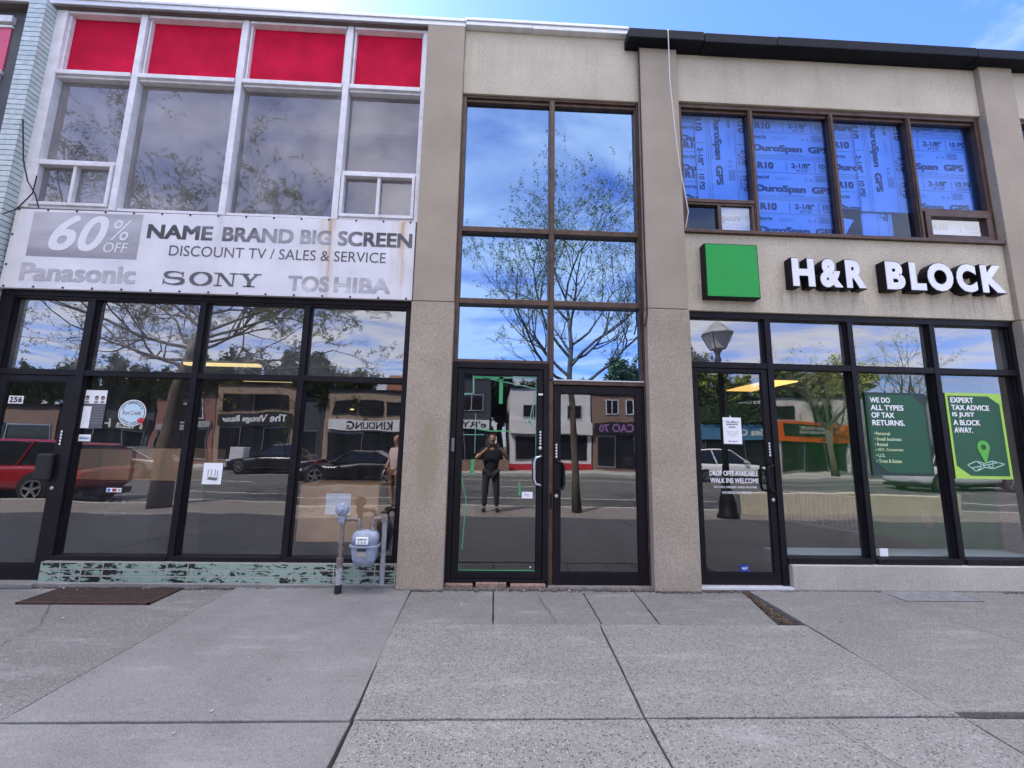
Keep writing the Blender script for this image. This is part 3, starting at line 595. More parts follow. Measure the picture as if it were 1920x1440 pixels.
B(2.235, 6.35, 0.055, 0.32, 3.145, 4.128).build('spandrel', STUC_S, ob_, bevel=0.005)
B(6.812, 11.0, 0.055, 0.32, 3.145, 4.128).build('spandrel', STUC_S, ob_, bevel=0.005)
B(3.285, 6.35, 0.03, 0.28, -0.05, 0.272).build('base_wall', STUC_B, ob_, bevel=0.010)
B(6.812, 11.0, 0.03, 0.28, -0.05, 0.272).build('base_wall', STUC_B, ob_, bevel=0.010)
cp = MB(); cp.box(-0.503, 0.35, -0.015, 0.35, 6.835, 6.925).box(0.353, 1.60, -0.015, 0.35, 6.829, 6.92).box(-0.503, 1.60, -0.028, -0.015, 6.89, 6.932)
cp.build('pale_coping', COPW, ob_, bevel=0.006)
cp = MB()
for a, b, dz in ((1.57, 2.55, 0.0), (2.553, 3.50, -0.012), (3.503, 6.2, -0.004), (6.203, 11.0, -0.01)): cp.box(a, b, -0.13, 0.36, 6.66+dz, 6.80+dz)
cp.build('black_coping', COPB, ob_, bevel=0.012)
wl = MB(); wl.box(11, 45, 0.1, 13, -0.1, 6.7).box(-0.8, 11.2, 13, 13.3, -0.1, 6.7).build('wall', DGREY, ob_)
B(-0.74, 11.2, 0.38, 13.3, 6.68, 6.75).build('roof', COPB, ob_)
# stair window over the entrance
cw = MB(); y0, y1 = 0.085, 0.20
cw.box(-0.515, -0.462, y0, y1, 2.47, 5.913).box(1.715, 1.740, y0, y1, 0.03, 5.913).box(1.69, 1.715, y0+0.02, y1, 2.27, 5.88)
cw.box(0.593, 0.660, y0, y1, 2.27, 5.88).box(0.608, 0.645, y0-0.012, y0, 2.27, 5.88)
cw.box(-0.462, 1.715, y0, y1, 5.88, 5.913).box(-0.462, 0.593, y0+0.025, y1, 5.838, 5.88).box(0.66, 1.69, y0+0.025, y1, 5.838, 5.88)
for z0, z1 in ((4.062, 4.128), (3.155, 3.222)):
    cw.box(-0.462, 0.593, y0, y1, z0, z1).box(0.66, 1.69, y0, y1, z0, z1)
cw.box(-0.515, 0.593, y0, y1, 2.455, 2.487).box(0.66, 1.715, y0, y1, 2.215, 2.262).box(0.605, 0.655, y0+0.01, y1, 0.03, 2.27)
cwo = cw.build('stair_window', BROWN, ob_, bevel=0.004)
panes(cwo, GL_MIR, 'pane', [(-0.462, 0.593, 4.128, 5.838), (0.66, 1.69, 4.128, 5.838), (-0.462, 0.593, 3.222, 4.062), (0.66, 1.69, 3.222, 4.062), (-0.462, 0.593, 2.487, 3.155), (0.66, 1.69, 2.262, 3.155)], 0.155)
B(0.66, 1.715, y0-0.006, y0+0.02, 2.262, 2.274).build('drip_strip', WHITEF, cwo)
MB().room(-0.51, 1.735, 0.21, 4.5, 0.04, 5.86).build('lobby', RMD, ob_, keep=True)
# entrance doors
df = MB(); df.box(-0.515, -0.445, 0.08, 0.21, 0.06, 2.455).box(0.545, 0.604, 0.08, 0.21, 0.06, 2.455).box(-0.445, 0.545, 0.08, 0.21, 2.385, 2.455).box(-0.445, 0.545, 0.08, 0.21, 0.06, 0.085)
df.build('door_frame', BLACKM, ob_, bevel=0.004)
d1 = door(ob_, -0.44, 0.54, 0.09, 2.38, -0.375, 0.478, 0.155, 2.315, 0.10, GL_DOOR)
d_handle(d1, 0.515, 1.075, 1.40, 0.055, 0.10, 0.014, CHROME, side=-1)
lock(d1, 0.512, 1.485, 0.10); lockplate(d1, 0.512, 1.60, 0.10)
B(-0.485, -0.45, 0.055, 0.10, 1.43, 1.58).build('closer_box', mat('grey blue box', (0.13, 0.15, 0.18), 0.5), d1, bevel=0.004)
B(0.485, 0.535, 0.09, 0.10, 2.085, 2.105).build('white_clip', WHT, d1)
TAPE = mat('green masking tape', (0.05, 0.30, 0.12), 0.7); TAPEP = mat('pale green tape', (0.14, 0.34, 0.24), 0.7)
def tape(pts, wdt, m):
    mb = MB(); q = [at(a, b, 0.115) for a, b in pts]
    for (a, b) in zip(q[:-1], q[1:]):
        d = Vector((b[0]-a[0], 0, b[1]-a[1])); n_ = Vector((-d.z, 0, d.x)).normalized()*wdt/2
        A, B_ = Vector((a[0], 0.1155, a[1])), Vector((b[0], 0.1155, b[1]))
        vs = [A-n_, B_-n_, B_+n_, A+n_]
        mb.add([(v.x, v.y, v.z) for v in vs]+[(v.x, v.y+0.0015, v.z) for v in vs], [(0,1,2,3),(7,6,5,4),(0,4,5,1),(1,5,6,2),(2,6,7,3),(3,7,4,0)])
    mb.build('masking_tape', m, d1)
for pts, wd, m in (([(888,704),(888,738)],.018,TAPEP), ([(870,738),(888,738)],.014,TAPEP), ([(870,738),(867,815),(908,815)],.008,TAPEP), ([(889,707),(945,709)],.03,TAPE), ([(945,708),(1006,708)],.018,TAPEP),
                   ([(940,706),(939,757)],.042,TAPE), ([(903,707),(1006,729)],.009,TAPEP), ([(1004,732),(992,796)],.010,TAPEP), ([(895,804),(918,808),(957,808)],.014,TAPE), ([(985,795),(993,790),(999,800)],.02,TAPEP),
                   ([(892,775),(890,850)],.007,TAPEP), ([(887,861),(885,886)],.035,TAPE), ([(881,886),(890,887)],.02,TAPEP), ([(864,886),(874,940),(866,1030)],.010,TAPE), ([(858,1026),(859,1069),(1004,1070)],.012,TAPE), ([(1005,712),(1004,1068)],.006,TAPEP), ([(974,905),(974,929)],.022,TAPE)):
    tape(pts, wd, m)
br = MB(); rb = random.Random(2)
for x0, x1, z1 in ((-0.50, -0.20, 0.05), (-0.17, 0.16, 0.062), (0.20, 0.58, 0.052)):
    br.box(x0, x1, 0.03+rb.uniform(0, 0.03), 0.2, -0.03, z1)
br.build('brick_sill', mat('crumbling brick', (0.24, 0.16, 0.125), 0.95, var=0.55, vs=18, bump=1.0, bs=50), ob_, bevel=0.012)
d2 = door(ob_, 0.662, 1.708, 0.03, 2.205, 0.735, 1.612, 0.155, 2.118, 0.10, GL_DOOR)
d_handle(d2, 0.70, 1.03, 1.345, 0.055, 0.10, 0.015, BLACKM, side=1)
lock(d2, 0.695, 0.965, 0.10); lockplate(d2, 0.695, 1.46, 0.10)
for z in (0.25, 1.05, 1.95): MB().lathe([(0.012, 0), (0.012, 0.10)], (1.70, 0.092, z), 'z', 8).build('hinge', BLACKM, d2)
MB().tube([(0.632, 0.07, 0.83), (0.632, 0.07, 1.0)], 0.012, 8).build('bolt', BLACKM, ob_)
B(0.60, 1.74, 0.03, 0.22, -0.03, 0.03).build('threshold', mat('worn sill', (0.17, 0.15, 0.14), 0.8, var=0.4, vs=20), ob_, bevel=0.006)
# right bay upper window
uw = MB(); y0, y1 = 0.09, 0.20
uw.box(2.235, 2.305, y0, y1, 4.172, 5.96)
for x in (3.22, 4.305, 5.365): uw.box(x-0.030, x+0.030, y0, y1, 4.172, 5.90); uw.box(x-0.016, x+0.016, y0-0.012, y0, 4.172, 5.90)
uw.box(6.285, 6.348, y0, y1, 4.172, 5.96).box(2.305, 6.285, y0, y1, 5.90, 5.96)
for a, b in ((2.305, 3.19), (3.25, 4.275), (4.335, 5.335), (5.395, 6.285)):
    uw.box(a, b, y0+0.03, y1, 5.862, 5.90)
uw.box(2.305, 3.19, y0, y1, 4.575, 4.622).box(5.395, 6.285, y0, y1, 4.572, 4.618)
uwo2 = uw.build('upper_window', BROWN, ob_, bevel=0.004)
B(2.235, 6.40, 0.015, 0.21, 4.128, 4.172).build('sill', BROWN, uwo2, bevel=0.004)
panes(uwo2, GL_BLUE, 'pane', [(2.305, 3.19, 4.622, 5.862), (3.25, 4.275, 4.172, 5.862), (4.335, 5.335, 4.172, 5.862), (5.395, 6.285, 4.618, 5.862)], 0.155)
m = MB(); m.box(2.31, 3.185, 0.095, 0.18, 4.175, 4.205).box(2.31, 2.34, 0.095, 0.18, 4.205, 4.572).box(2.34, 3.185, 0.10, 0.18, 4.545, 4.572).box(2.72, 2.765, 0.10, 0.18, 4.205, 4.545).box(3.155, 3.185, 0.095, 0.18, 4.205, 4.545)
f = m.build('sliding_window', BROWN, ob_, bevel=0.003)
B(2.34, 2.72, 0.14, 0.146, 4.205, 4.545).build('pane', GL_BLUE, f); B(2.765, 3.155, 0.125, 0.131, 4.205, 4.545).build('pane', GL_CLR, f)
m = MB(); a, b, c, d = 5.40, 6.28, 4.178, 4.568
m.box(a, b, 0.065, 0.17, c, c+0.07).box(a, b, 0.065, 0.17, d-0.07, d).box(a, a+0.07, 0.065, 0.17, c+0.07, d-0.07).box(b-0.07, b, 0.065, 0.17, c+0.07, d-0.07)
f = m.build('awning_window', BROWN, ob_, bevel=0.004)
B(a+0.07, b-0.07, 0.11, 0.116, c+0.07, d-0.07).build('pane', GL_CLR, f)
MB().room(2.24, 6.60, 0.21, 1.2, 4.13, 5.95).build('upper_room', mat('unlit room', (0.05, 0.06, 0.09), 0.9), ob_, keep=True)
# storefront
sf = MB(); y0, y1 = 0.085, 0.21
sf.box(2.235, 6.35, y0, y1, 3.072, 3.142)
sf.box(2.235, 2.292, y0, y1, 0.03, 3.072).box(3.205, 3.275, y0, y1, 0.03, 3.072)
for x in (4.266, 5.302): sf.box(x-0.032, x+0.032, y0, y1, 0.272, 3.072)
sf.box(6.305, 6.35, y0, y1, 0.272, 3.072)
for a, b in ((2.292, 3.205), (3.275, 4.234), (4.298, 5.27), (5.334, 6.305)):
    sf.box(a, b, y0+0.004, y1, 2.462, 2.532)
    for zz in ((2.532, 3.072), (0.335, 2.462)):
        if a < 3 and zz[0] < 1: continue
        sf.box(a, a+0.014, y0+0.03, y1-0.02, *zz).box(b-0.014, b, y0+0.03, y1-0.02, *zz)
    if a > 3: sf.box(a, b, y0-0.015, y1, 0.272, 0.335)
sfo = sf.build('shop_window', BLACKM, ob_, bevel=0.003)
panes(sfo, GL_TRAN, 'pane', [(2.292, 3.205, 2.532, 3.072), (3.275, 4.234, 2.532, 3.072), (4.298, 5.27, 2.532, 3.072), (5.334, 6.305, 2.532, 3.072)], 0.15)
panes(sfo, GL_SHOP, 'pane', [(3.275, 4.234, 0.335, 2.462), (4.298, 5.27, 0.335, 2.462), (5.334, 6.305, 0.335, 2.462)], 0.15)
d3 = door(ob_, 2.297, 3.20, 0.045, 2.457, 2.352, 3.128, 0.165, 2.412, 0.10, GL_DOOR)
d_handle(d3, 3.165, 1.04, 1.345, 0.055, 0.10, 0.014, BLACKM, side=-1)
lock(d3, 3.165, 0.955, 0.10); lockplate(d3, 3.165, 1.52, 0.10)
B(2.235, 3.28, 0.02, 0.22, -0.03, 0.04).build('threshold', COPW, ob_, bevel=0.004)
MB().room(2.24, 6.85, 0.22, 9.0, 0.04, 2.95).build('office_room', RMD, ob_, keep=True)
B(2.25, 6.84, 0.25, 8.98, 0.045, 0.06).build('carpet', CARPET, ob_)
B(6.82, 6.845, 0.225, 8.9, 0.06, 2.94).build('green_wall', GREENW, ob_)
B(3.29, 6.84, 0.22, 0.55, 0.20, 0.34).build('window_ledge', mat('pale ledge', (0.42, 0.50, 0.50), 0.7), ob_)
MB().room(2.24, 6.35, 0.215, 0.9, 2.55, 3.09, skip=('front', 'back', 'bottom')).build('window_recess', RMW, ob_, keep=True)
# the next bay to the right
nx = MB(); nx.box(6.812, 6.88, 0.09, 0.2, 4.13, 5.96).box(6.88, 11, 0.09, 0.2, 5.90, 5.96).box(6.88, 11, 0.09, 0.2, 4.13, 4.18).box(8.0, 8.06, 0.09, 0.2, 4.18, 5.9).build('upper_window', BROWN, ob_, bevel=0.004)
B(6.88, 11, 0.155, 0.161, 4.18, 5.90).build('pane', GL_BLUE, nx and ob_)
nx = MB(); nx.box(6.812, 6.88, 0.085, 0.2, 0.27, 3.142).box(6.88, 11, 0.085, 0.2, 3.07, 3.142).box(6.88, 11, 0.085, 0.2, 0.27, 0.335).box(8.0, 8.06, 0.085, 0.2, 0.335, 3.07)
nx = nx.build('shop_window', BLACKM, ob_, bevel=0.003)
B(6.88, 11, 0.15, 0.156, 0.335, 3.07).build('pane', GL_SHOP, nx)
MB().room(6.86, 11, 0.22, 4, 0.04, 5.9).build('side_room', RMD, ob_, keep=True)
# cables on the second pier
pts = [at(1205, 75, -.03), at(1205, 170, -.02), at(1209, 350, -.02), at(1208, 480, -.02), at(1212, 560, -.03), at(1214, 590, -.035), at(1209, 612, -.03)]
tag(MB().tube([(1.735 if i < 5 else p[0], -0.006 + (-0.02 if i > 3 else 0), p[1]) for i, p in enumerate(pts)], 0.009, 6).build('cable', RUBB), 'black cable running down the left edge of the pier right of the entrance', 'cable')
pts = [at(1252, 57, -.14), at(1256, 150, -.10), at(1266, 240, -.08), at(1275, 310, -.06), at(1284, 365, -.02), at(1288, 400, .02), at(1284, 440, .05)]
yy = [-.15, -.10, -.07, -.05, -.03, -.02, 0.06]
tag(MB().tube([(p[0], yy[i], p[1]) for i, p in enumerate(pts)], 0.006, 6).build('cable', mat('white cable', (0.60, 0.60, 0.57), 0.6)), 'slack white cable hanging from the black coping to the sliding window', 'cable')
# ------------------------------------------------------------------ faded banner
def banner_mat():
    m = mat('weathered banner vinyl', (0.66, 0.655, 0.70), 0.55); n, l, b = nodes(m)
    g = n.new('ShaderNodeNewGeometry'); sp = n.new('ShaderNodeSeparateXYZ'); l.new(g.outputs['Position'], sp.inputs[0])
    nz = n.new('ShaderNodeTexNoise'); nz.inputs['Scale'].default_value = 1.0; nz.inputs['Detail'].default_value = 6
    mp = n.new('ShaderNodeMapping'); mp.inputs['Scale'].default_value = (22, 1, 0.9); l.new(g.outputs['Position'], mp.inputs[0]); l.new(mp.outputs[0], nz.inputs['Vector'])
    r0 = n.new('ShaderNodeValToRGB'); r0.color_ramp.elements[0].color = (0.57, 0.56, 0.60, 1); r0.color_ramp.elements[1].color = (0.71, 0.705, 0.75, 1); r0.color_ramp.elements[0].position = 0.3; r0.color_ramp.elements[1].position = 0.7
    nb_ = n.new('ShaderNodeTexNoise'); nb_.inputs['Scale'].default_value = 2.2; nb_.inputs['Detail'].default_value = 6; l.new(g.outputs['Position'], nb_.inputs['Vector'])
    l.new(nb_.outputs['Fac'], r0.inputs[0]); last = r0.outputs[0]
    for (x0, wd, z1, z0, colr, amt) in ((-1.985, 0.055, 4.09, 3.2, (0.36, 0.13, 0.03), 1.0), (-2.02, 0.16, 4.09, 3.15, (0.50, 0.42, 0.28), 0.55), (-1.145, 0.035, 4.12, 3.55, (0.38, 0.12, 0.03), 1.0), (-1.16, 0.12, 4.1, 3.15, (0.50, 0.43, 0.26), 0.6), (-1.27, 0.03, 4.05, 3.2, (0.45, 0.40, 0.28), 0.4), (-3.26, 0.05, 4.1, 3.3, (0.45, 0.44, 0.46), 0.5), (-5.5, 0.12, 4.1, 3.2, (0.52, 0.50, 0.42), 0.5)):
        a = n.new('ShaderNodeMath'); a.operation = 'SUBTRACT'; a.inputs[1].default_value = x0; l.new(sp.outputs['X'], a.inputs[0])
        wv = n.new('ShaderNodeMath'); wv.operation = 'MULTIPLY_ADD'; wv.inputs[1].default_value = 0.10; wv.inputs[2].default_value = -0.05; l.new(nb_.outputs['Fac'], wv.inputs[0])
        a2 = n.new('ShaderNodeMath'); l.new(a.outputs[0], a2.inputs[0]); l.new(wv.outputs[0], a2.inputs[1])
        ab = n.new('ShaderNodeMath'); ab.operation = 'ABSOLUTE'; l.new(a2.outputs[0], ab.inputs[0])
        mr = n.new('ShaderNodeMapRange'); mr.inputs[1].default_value = wd; mr.inputs[2].default_value = wd*0.15; l.new(ab.outputs[0], mr.inputs[0])
        zr = n.new('ShaderNodeMapRange'); zr.inputs[1].default_value = z0; zr.inputs[2].default_value = z1; zr.inputs[3].default_value = 0.25; l.new(sp.outputs['Z'], zr.inputs[0])
        sr = n.new('ShaderNodeMapRange'); sr.inputs[1].default_value = 0.28; sr.inputs[2].default_value = 0.55; l.new(nz.outputs['Fac'], sr.inputs[0])
        k1 = n.new('ShaderNodeMath'); k1.operation = 'MULTIPLY'; l.new(mr.outputs[0], k1.inputs[0]); l.new(zr.outputs[0], k1.inputs[1])
        k2 = n.new('ShaderNodeMath'); k2.operation = 'MULTIPLY'; l.new(k1.outputs[0], k2.inputs[0]); l.new(sr.outputs[0], k2.inputs[1])
        k3 = n.new('ShaderNodeMath'); k3.operation = 'MULTIPLY'; k3.inputs[1].default_value = amt; l.new(k2.outputs[0], k3.inputs[0])
        mx = n.new('ShaderNodeMixRGB'); mx.inputs[2].default_value = (*colr, 1); l.new(k3.outputs[0], mx.inputs[0]); l.new(last, mx.inputs[1]); last = mx.outputs[0]
    l.new(last, b.inputs['Base Color']); return m
def faded(name, c_dark, c_light, xs, p0=0.3, p1=0.7):
    """sun-bleached print: patches along the banner have lost their ink"""
    m = mat(name, c_dark, 0.6); n, l, b = nodes(m); g = n.new('ShaderNodeNewGeometry')
    mp = n.new('ShaderNodeMapping'); mp.inputs['Scale'].default_value = xs; l.new(g.outputs['Position'], mp.inputs[0])
    x = n.new('ShaderNodeTexNoise'); x.inputs['Scale'].default_value = 1; x.inputs['Detail'].default_value = 4; l.new(mp.outputs[0], x.inputs['Vector'])
    r = n.new('ShaderNodeValToRGB'); r.color_ramp.elements[0].position = p0; r.color_ramp.elements[1].position = p1
    r.color_ramp.elements[0].color = (*c_dark, 1); r.color_ramp.elements[1].color = (*c_light, 1); l.new(x.outputs['Fac'], r.inputs[0]); l.new(r.outputs[0], b.inputs['Base Color']); return m
bn = thing('banner', 'long white vinyl banner with faded electronics lettering and rust streaks', 'banner', (-3.3, 0.05, 3.14))
BY = 0.03
mb = MB().poly([(-5.575, 3.145), (-1.0, 3.150), (-1.005, 4.118), (-5.555, 4.095)], BY, BY+0.045); mb.build('sheet', banner_mat(), bn, bevel=0.004)
mb = MB().poly([(-5.35, 3.527), (-4.14, 3.527), (-4.14, 4.075), (-5.35, 4.062)], BY-0.002, BY); 
gm = faded('faded grey box print', (0.25, 0.245, 0.275), (0.50, 0.49, 0.53), (0.5, 1, 2.2), 0.38, 0.66)
mb.build('print', gm, bn)
twrite(bn, 'print', mat('banner white print', (0.68, 0.675, 0.72), 0.6), [('6', -5.13, -4.82, 3.60, 4.04, dict(bold=.03, shear=.3)), ('0', -4.81, -4.50, 3.60, 4.04, dict(bold=.03, shear=.3)), ('%', -4.46, -4.25, 3.75, 4.00, dict(shear=.2)), ('OFF', -4.52, -4.25, 3.60, 3.72, dict(bold=.005, shear=.15))], BY-0.004)
twrite(bn, 'print', faded('bleached dark print', (0.06, 0.06, 0.065), (0.36, 0.36, 0.40), (1.1, 1, 2.5), 0.42, 0.72), [('NAME', -4.065, -3.33, 3.79, 3.965, dict(bold=.045)), ('BRAND', -3.22, -2.41, 3.79, 3.965, dict(bold=.045)), ('BIG', -2.33, -1.975, 3.79, 3.968, dict(bold=.045)), ('SCREEN', -1.90, -1.035, 3.785, 3.968, dict(bold=.045))], BY-0.002)
twrite(bn, 'print', faded('thin dark print', (0.06, 0.06, 0.065), (0.14, 0.14, 0.15), (1.1, 1, 2), 0.4, 0.7), [('DISCOUNT TV / SALES & SERVICE', -3.79, -1.33, 3.588, 3.715)], BY-0.002)
twrite(bn, 'print', faded('bleached grey print', (0.36, 0.355, 0.39), (0.47, 0.465, 0.50), (1.3, 1, 4)), [('Panasonic', -5.375, -4.115, 3.235, 3.45, dict(bold=.042))], BY-0.002)
twrite(bn, 'print', faded('bleached grey print', (0.33, 0.325, 0.35), (0.56, 0.555, 0.60), (2.6, 1, 4), 0.45, 0.6), [('TOS', -2.42, -1.955, 3.215, 3.40, dict(bold=.045)), ('HIBA', -1.90, -1.255, 3.215, 3.40, dict(bold=.045))], BY-0.002)
def slab_serif():
    """wide slab-serif capitals S O N Y built as outlines"""
    mb = MB(); y0, y1 = BY-0.003, BY
    z0, z1 = 3.243, 3.402; Hh = z1-z0
    def bar(x0, x1, a, b): mb.box(x0, x1, y0, y1, a, b)
    def stroke(pts, ws):
        L, Rr = [], []
        for i, p in enumerate(pts):
            a = Vector(pts[max(i-1, 0)]); b = Vector(pts[min(i+1, len(pts)-1)]); d = (b-a).normalized(); nn = Vector((-d.y, d.x))*ws[i]/2
            L.append(Vector(p)+nn); Rr.append(Vector(p)-nn)
        for i in range(len(pts)-1):
            mb.add([(v.x, y0, v.y) for v in (L[i], Rr[i], Rr[i+1], L[i+1])], [(0, 1, 2, 3)])
    # S
    x0, x1 = -3.82, -3.57; cx = (x0+x1)/2; pts = []; ws = []
    for k in range(13):
        a = math.radians(15 + k*(255-15)/12); pts.append((cx+0.098*math.cos(a), z0+Hh*0.73+Hh*0.235*math.sin(a))); ws.append(0.016+0.024*max(0, -math.cos(a)))
    for k in range(1, 13):
        a = math.radians(75 - k*240/12); pts.append((cx+0.105*math.cos(a), z0+Hh*0.275+Hh*0.245*math.sin(a))); ws.append(0.016+0.03*max(0, math.cos(a)))
    stroke(pts, ws); bar(x1-0.035, x1-0.022, z1-0.062, z1-0.002); bar(x0+0.008, x0+0.021, z0+0.002, z0+0.066)
    # O
    cx = -3.395; pts = []; ws = []
    for k in range(37):
        a = math.radians(k*10); pts.append((cx+0.105*math.cos(a), (z0+z1)/2+Hh*0.47*math.sin(a))); ws.append(0.013+0.035*abs(math.cos(a)))
    stroke(pts, ws)
    # N
    x0, x1 = -3.255, -2.985
    bar(x0+0.045, x0+0.062, z0, z1); bar(x1-0.060, x1-0.043, z0, z1)
    mb.poly([(x0+0.035, z1), (x0+0.085, z1), (x1-0.043, z0), (x1-0.085, z0)], y0-0.0005, y1)
    for c_ in (x0+0.054, ): bar(c_-0.045, c_+0.045, z0, z0+0.014)
    bar(x0, x0+0.07, z1-0.014, z1); bar(x1-0.097, x1, z1-0.014, z1)
    # Y
    x0, x1 = -2.975, -2.725; cx = (x0+x1)/2-0.005
    bar(cx-0.022, cx+0.022, z0, z0+Hh*0.47); bar(cx-0.065, cx+0.065, z0, z0+0.014)
    mb.poly([(x0+0.025, z1), (x0+0.08, z1), (cx+0.024, z0+Hh*0.42), (cx-0.022, z0+Hh*0.42)], y0-0.0005, y1)
    mb.poly([(x1-0.055, z1), (x1-0.032, z1), (cx+0.022, z0+Hh*0.42), (cx-0.006, z0+Hh*0.46)], y0-0.0007, y1)
    bar(x0, x0+0.115, z1-0.014, z1); bar(x1-0.09, x1, z1-0.014, z1)
    return mb
slab_serif().build('print', faded('dark print', (0.075, 0.075, 0.08), (0.13, 0.13, 0.14), (1, 1, 3)), bn, keep=False)
for i in range(15):
    for z in (4.085 + i*0.0018, 3.165):
        x = -5.52+i*0.318; MB().lathe([(0.0125, 0), (0.0125, -0.004), (0.006, -0.006)], (x, BY, z), 'y', 8).build('screw', BLK, bn)
for z in (3.42, 3.78): MB().lathe([(0.0125, 0), (0.0125, -0.004)], (-5.54, BY, z), 'y', 8).build('screw', BLK, bn)
# ------------------------------------------------------------------ tax office sign
gs = thing('square_sign', 'bright green square box sign on the beige spandrel', 'sign', (2.76, 0.05, 3.27))
GREENS = mat('green acrylic sign face', (0.004, 0.30, 0.035), 0.35, var=0.06, vs=3)
x0, x1, z0, z1 = 2.437, 3.088, 3.274, 3.948
mb = MB().box(x0, x1, -0.055, 0.055, z0, z1).build('case', BLACKM, gs, bevel=0.005)
B(x0+0.014, x1-0.014, -0.062, -0.055, z0+0.014, z1-0.014).build('face', GREENS, gs)
ls = thing('channel_letters', 'white block letters with deep black sides beside the green square', 'sign', (4.8, 0.05, 3.43))
FACE = mat('white acrylic letter face', (0.74, 0.74, 0.79), 0.35, var=0.05, vs=5)
zt, zb = 3.806, 3.438
lay = [('H', 3.485, 3.775), ('&', 3.825, 4.115), ('R', 4.145, 4.405), ('B', 4.645, 4.895), ('L', 4.945, 5.155), ('O', 5.165, 5.505), ('C', 5.53, 5.80), ('K', 5.845, 6.155)]
for ch, a, b in lay:
    zz = (zb-0.004, zt+0.004) if ch in 'OC&' else (zb, zt)
    m0 = MB(); vs, fs = glyphs(ch, 0.070, 0, 0.5)
    text(m0, ch, a, b, *zz, -0.0, bold=0.070, thick=0.5); m0.v = [(v[0], (-0.055 if v[1] < 0 else 0.055), v[2]) for v in m0.v]
    lo = m0.build('letter', BLACKM, ls)
    m1 = MB(); k = 0.009; text(m1, ch, a+k, b-k, zz[0]+k, zz[1]-k, -0.0, bold=0.052, thick=0.5); m1.v = [(v[0], (-0.060 if v[1] < 0 else -0.056), v[2]) for v in m1.v]
    m1.build('letter_face', FACE, lo)
# ------------------------------------------------------------------ insulation boards behind the blue film
BOARD = mat('pale insulation board', (0.62, 0.68, 0.80), 0.7, var=0.03, vs=4)
BPR = mat('blue black print', (0.03, 0.045, 0.10), 0.7)
BPL = mat('pale blue print', (0.22, 0.28, 0.42), 0.7)
def board(x0, x1, z0, z1, y, u0, v0, vert, label, per=0.585, th=0.02):
    """u0: where reading starts before the board's edge; v0: offset of the first row"""
    x0, x1, z0, z1 = x0*1.022, x1*1.022, 1.51+(z0-1.51)*1.022, 1.51+(z1-1.51)*1.022   # measured on the window plane, the boards stand behind it
    b = thing('insulation_board', label, 'insulation board', ((x0+x1)/2, y, z0), group='printed insulation boards behind the upper windows')
    B(x0, x1, y, y+th, z0, z1).build('panel', BOARD, b)
    mb = MB(); lt = MB(); rr = random.Random(int(abs(x0*100)+abs(z0*10)))
    L = (z1-z0) if vert else (x1-x0); Hh = (x1-x0) if vert else (z1-z0)
    def put(m, body, ua, ub, va, vb, **k):
        if ub < 0 or ua > L or vb < 0 or va > Hh: return
        if vert: text(m, body, x1-vb, x1-va, z1-ub, z1-ua, y-0.002, rot=-90, **k)
        else: text(m, body, x0+ua, x0+ub, z1-vb, z1-va, y-0.002, **k)
    def ln(m, ua, ub, va, vb):
        ua, ub, va, vb = max(ua, 0), min(ub, L), max(va, 0), min(vb, Hh)
        if ub <= ua or vb <= va: return
        if vert: m.add([(x1-vb, y-0.002, z1-ub), (x1-va, y-0.002, z1-ub), (x1-va, y-0.002, z1-ua), (x1-vb, y-0.002, z1-ua)], [(0, 1, 2, 3)])
        else: m.add([(x0+ua, y-0.002, z1-vb), (x0+ub, y-0.002, z1-vb), (x0+ub, y-0.002, z1-va), (x0+ua, y-0.002, z1-va)], [(0, 1, 2, 3)])
    for k in range(-1, 5):
        v = v0 + k*per
        for rpt in range(-1, 2):
            u = u0 + rpt*1.62
            put(mb, 'R10', u+0.04, u+0.26, v, v+0.10, bold=.07)
            put(mb, '2-1/8"', u+0.50, u+0.76, v, v+0.075, bold=.05)
            put(mb, '48" X 96"', u+0.56, u+0.72, v+0.10, v+0.125, bold=.02)
            put(mb, '10 PSI', u+0.88, u+1.10, v, v+0.075, bold=.05)
            ln(mb, u+0.43, u+0.436, v-0.02, v+0.13); ln(mb, u+0.82, u+0.826, v-0.02, v+0.13); ln(mb, u+0.52, u+0.76, v+0.085, v+0.088)
            for q in range(3): ln(lt, u+0.89, u+1.08, v+0.09+q*0.012, v+0.096+q*0.012)
            put(mb, 'Plasti-Fab', u+0.0, u+0.19, v+0.20, v+0.235, bold=.04, shear=.2); ln(mb, u, u+0.19, v+0.243, v+0.247)
            put(lt, 'www.plastifab.com', u+0.27, u+0.50, v+0.21, v+0.23); put(lt, '1 888 446 5377', u+0.27, u+0.45, v+0.237, v+0.252)
            for q in range(5): ln(lt, u+0.80+0.02*(q % 2), u+0.96, v+0.175+q*0.018, v+0.186+q*0.018)
            put(lt, 'A A', u+0.66, u+0.78, v+0.21, v+0.26)
            put(mb, 'DuroSpan', u+0.0, u+0.67, v+0.33, v+0.455, bold=.07); put(mb, 'GPS', u+0.75, u+1.03, v+0.335, v+0.43, bold=.07)
            ln(mb, u+0.32, u+0.66, v+0.463, v+0.467)
        t = 0.0
        while t < L:
            s_ = rr.uniform(0.05, 0.16); ln(mb, t, t+s_, v+0.485, v+0.490); t += s_+0.015
        ln(mb, 0, L, v+0.515, v+0.519); ln(mb, 0, L, v-0.045+per*0, v-0.042); ln(mb, 0, L, v+0.145, v+0.149)
    for m, mm in ((mb, BPR), (lt, BPL)):
        if m.v:
            o = m.build('print', mm, b, keep=True); o0 = ORG[o.name]
            clipmesh(o, x0+0.003-o0.x, x1-0.003-o0.x, z0+0.003-o0.z, z1-0.003-o0.z)
board(2.28, 2.58, 4.58, 5.90, 0.245, 0.02, 0.03, False, 'narrow insulation board at the left edge, behind a board with lettering turned sideways', per=0.43)
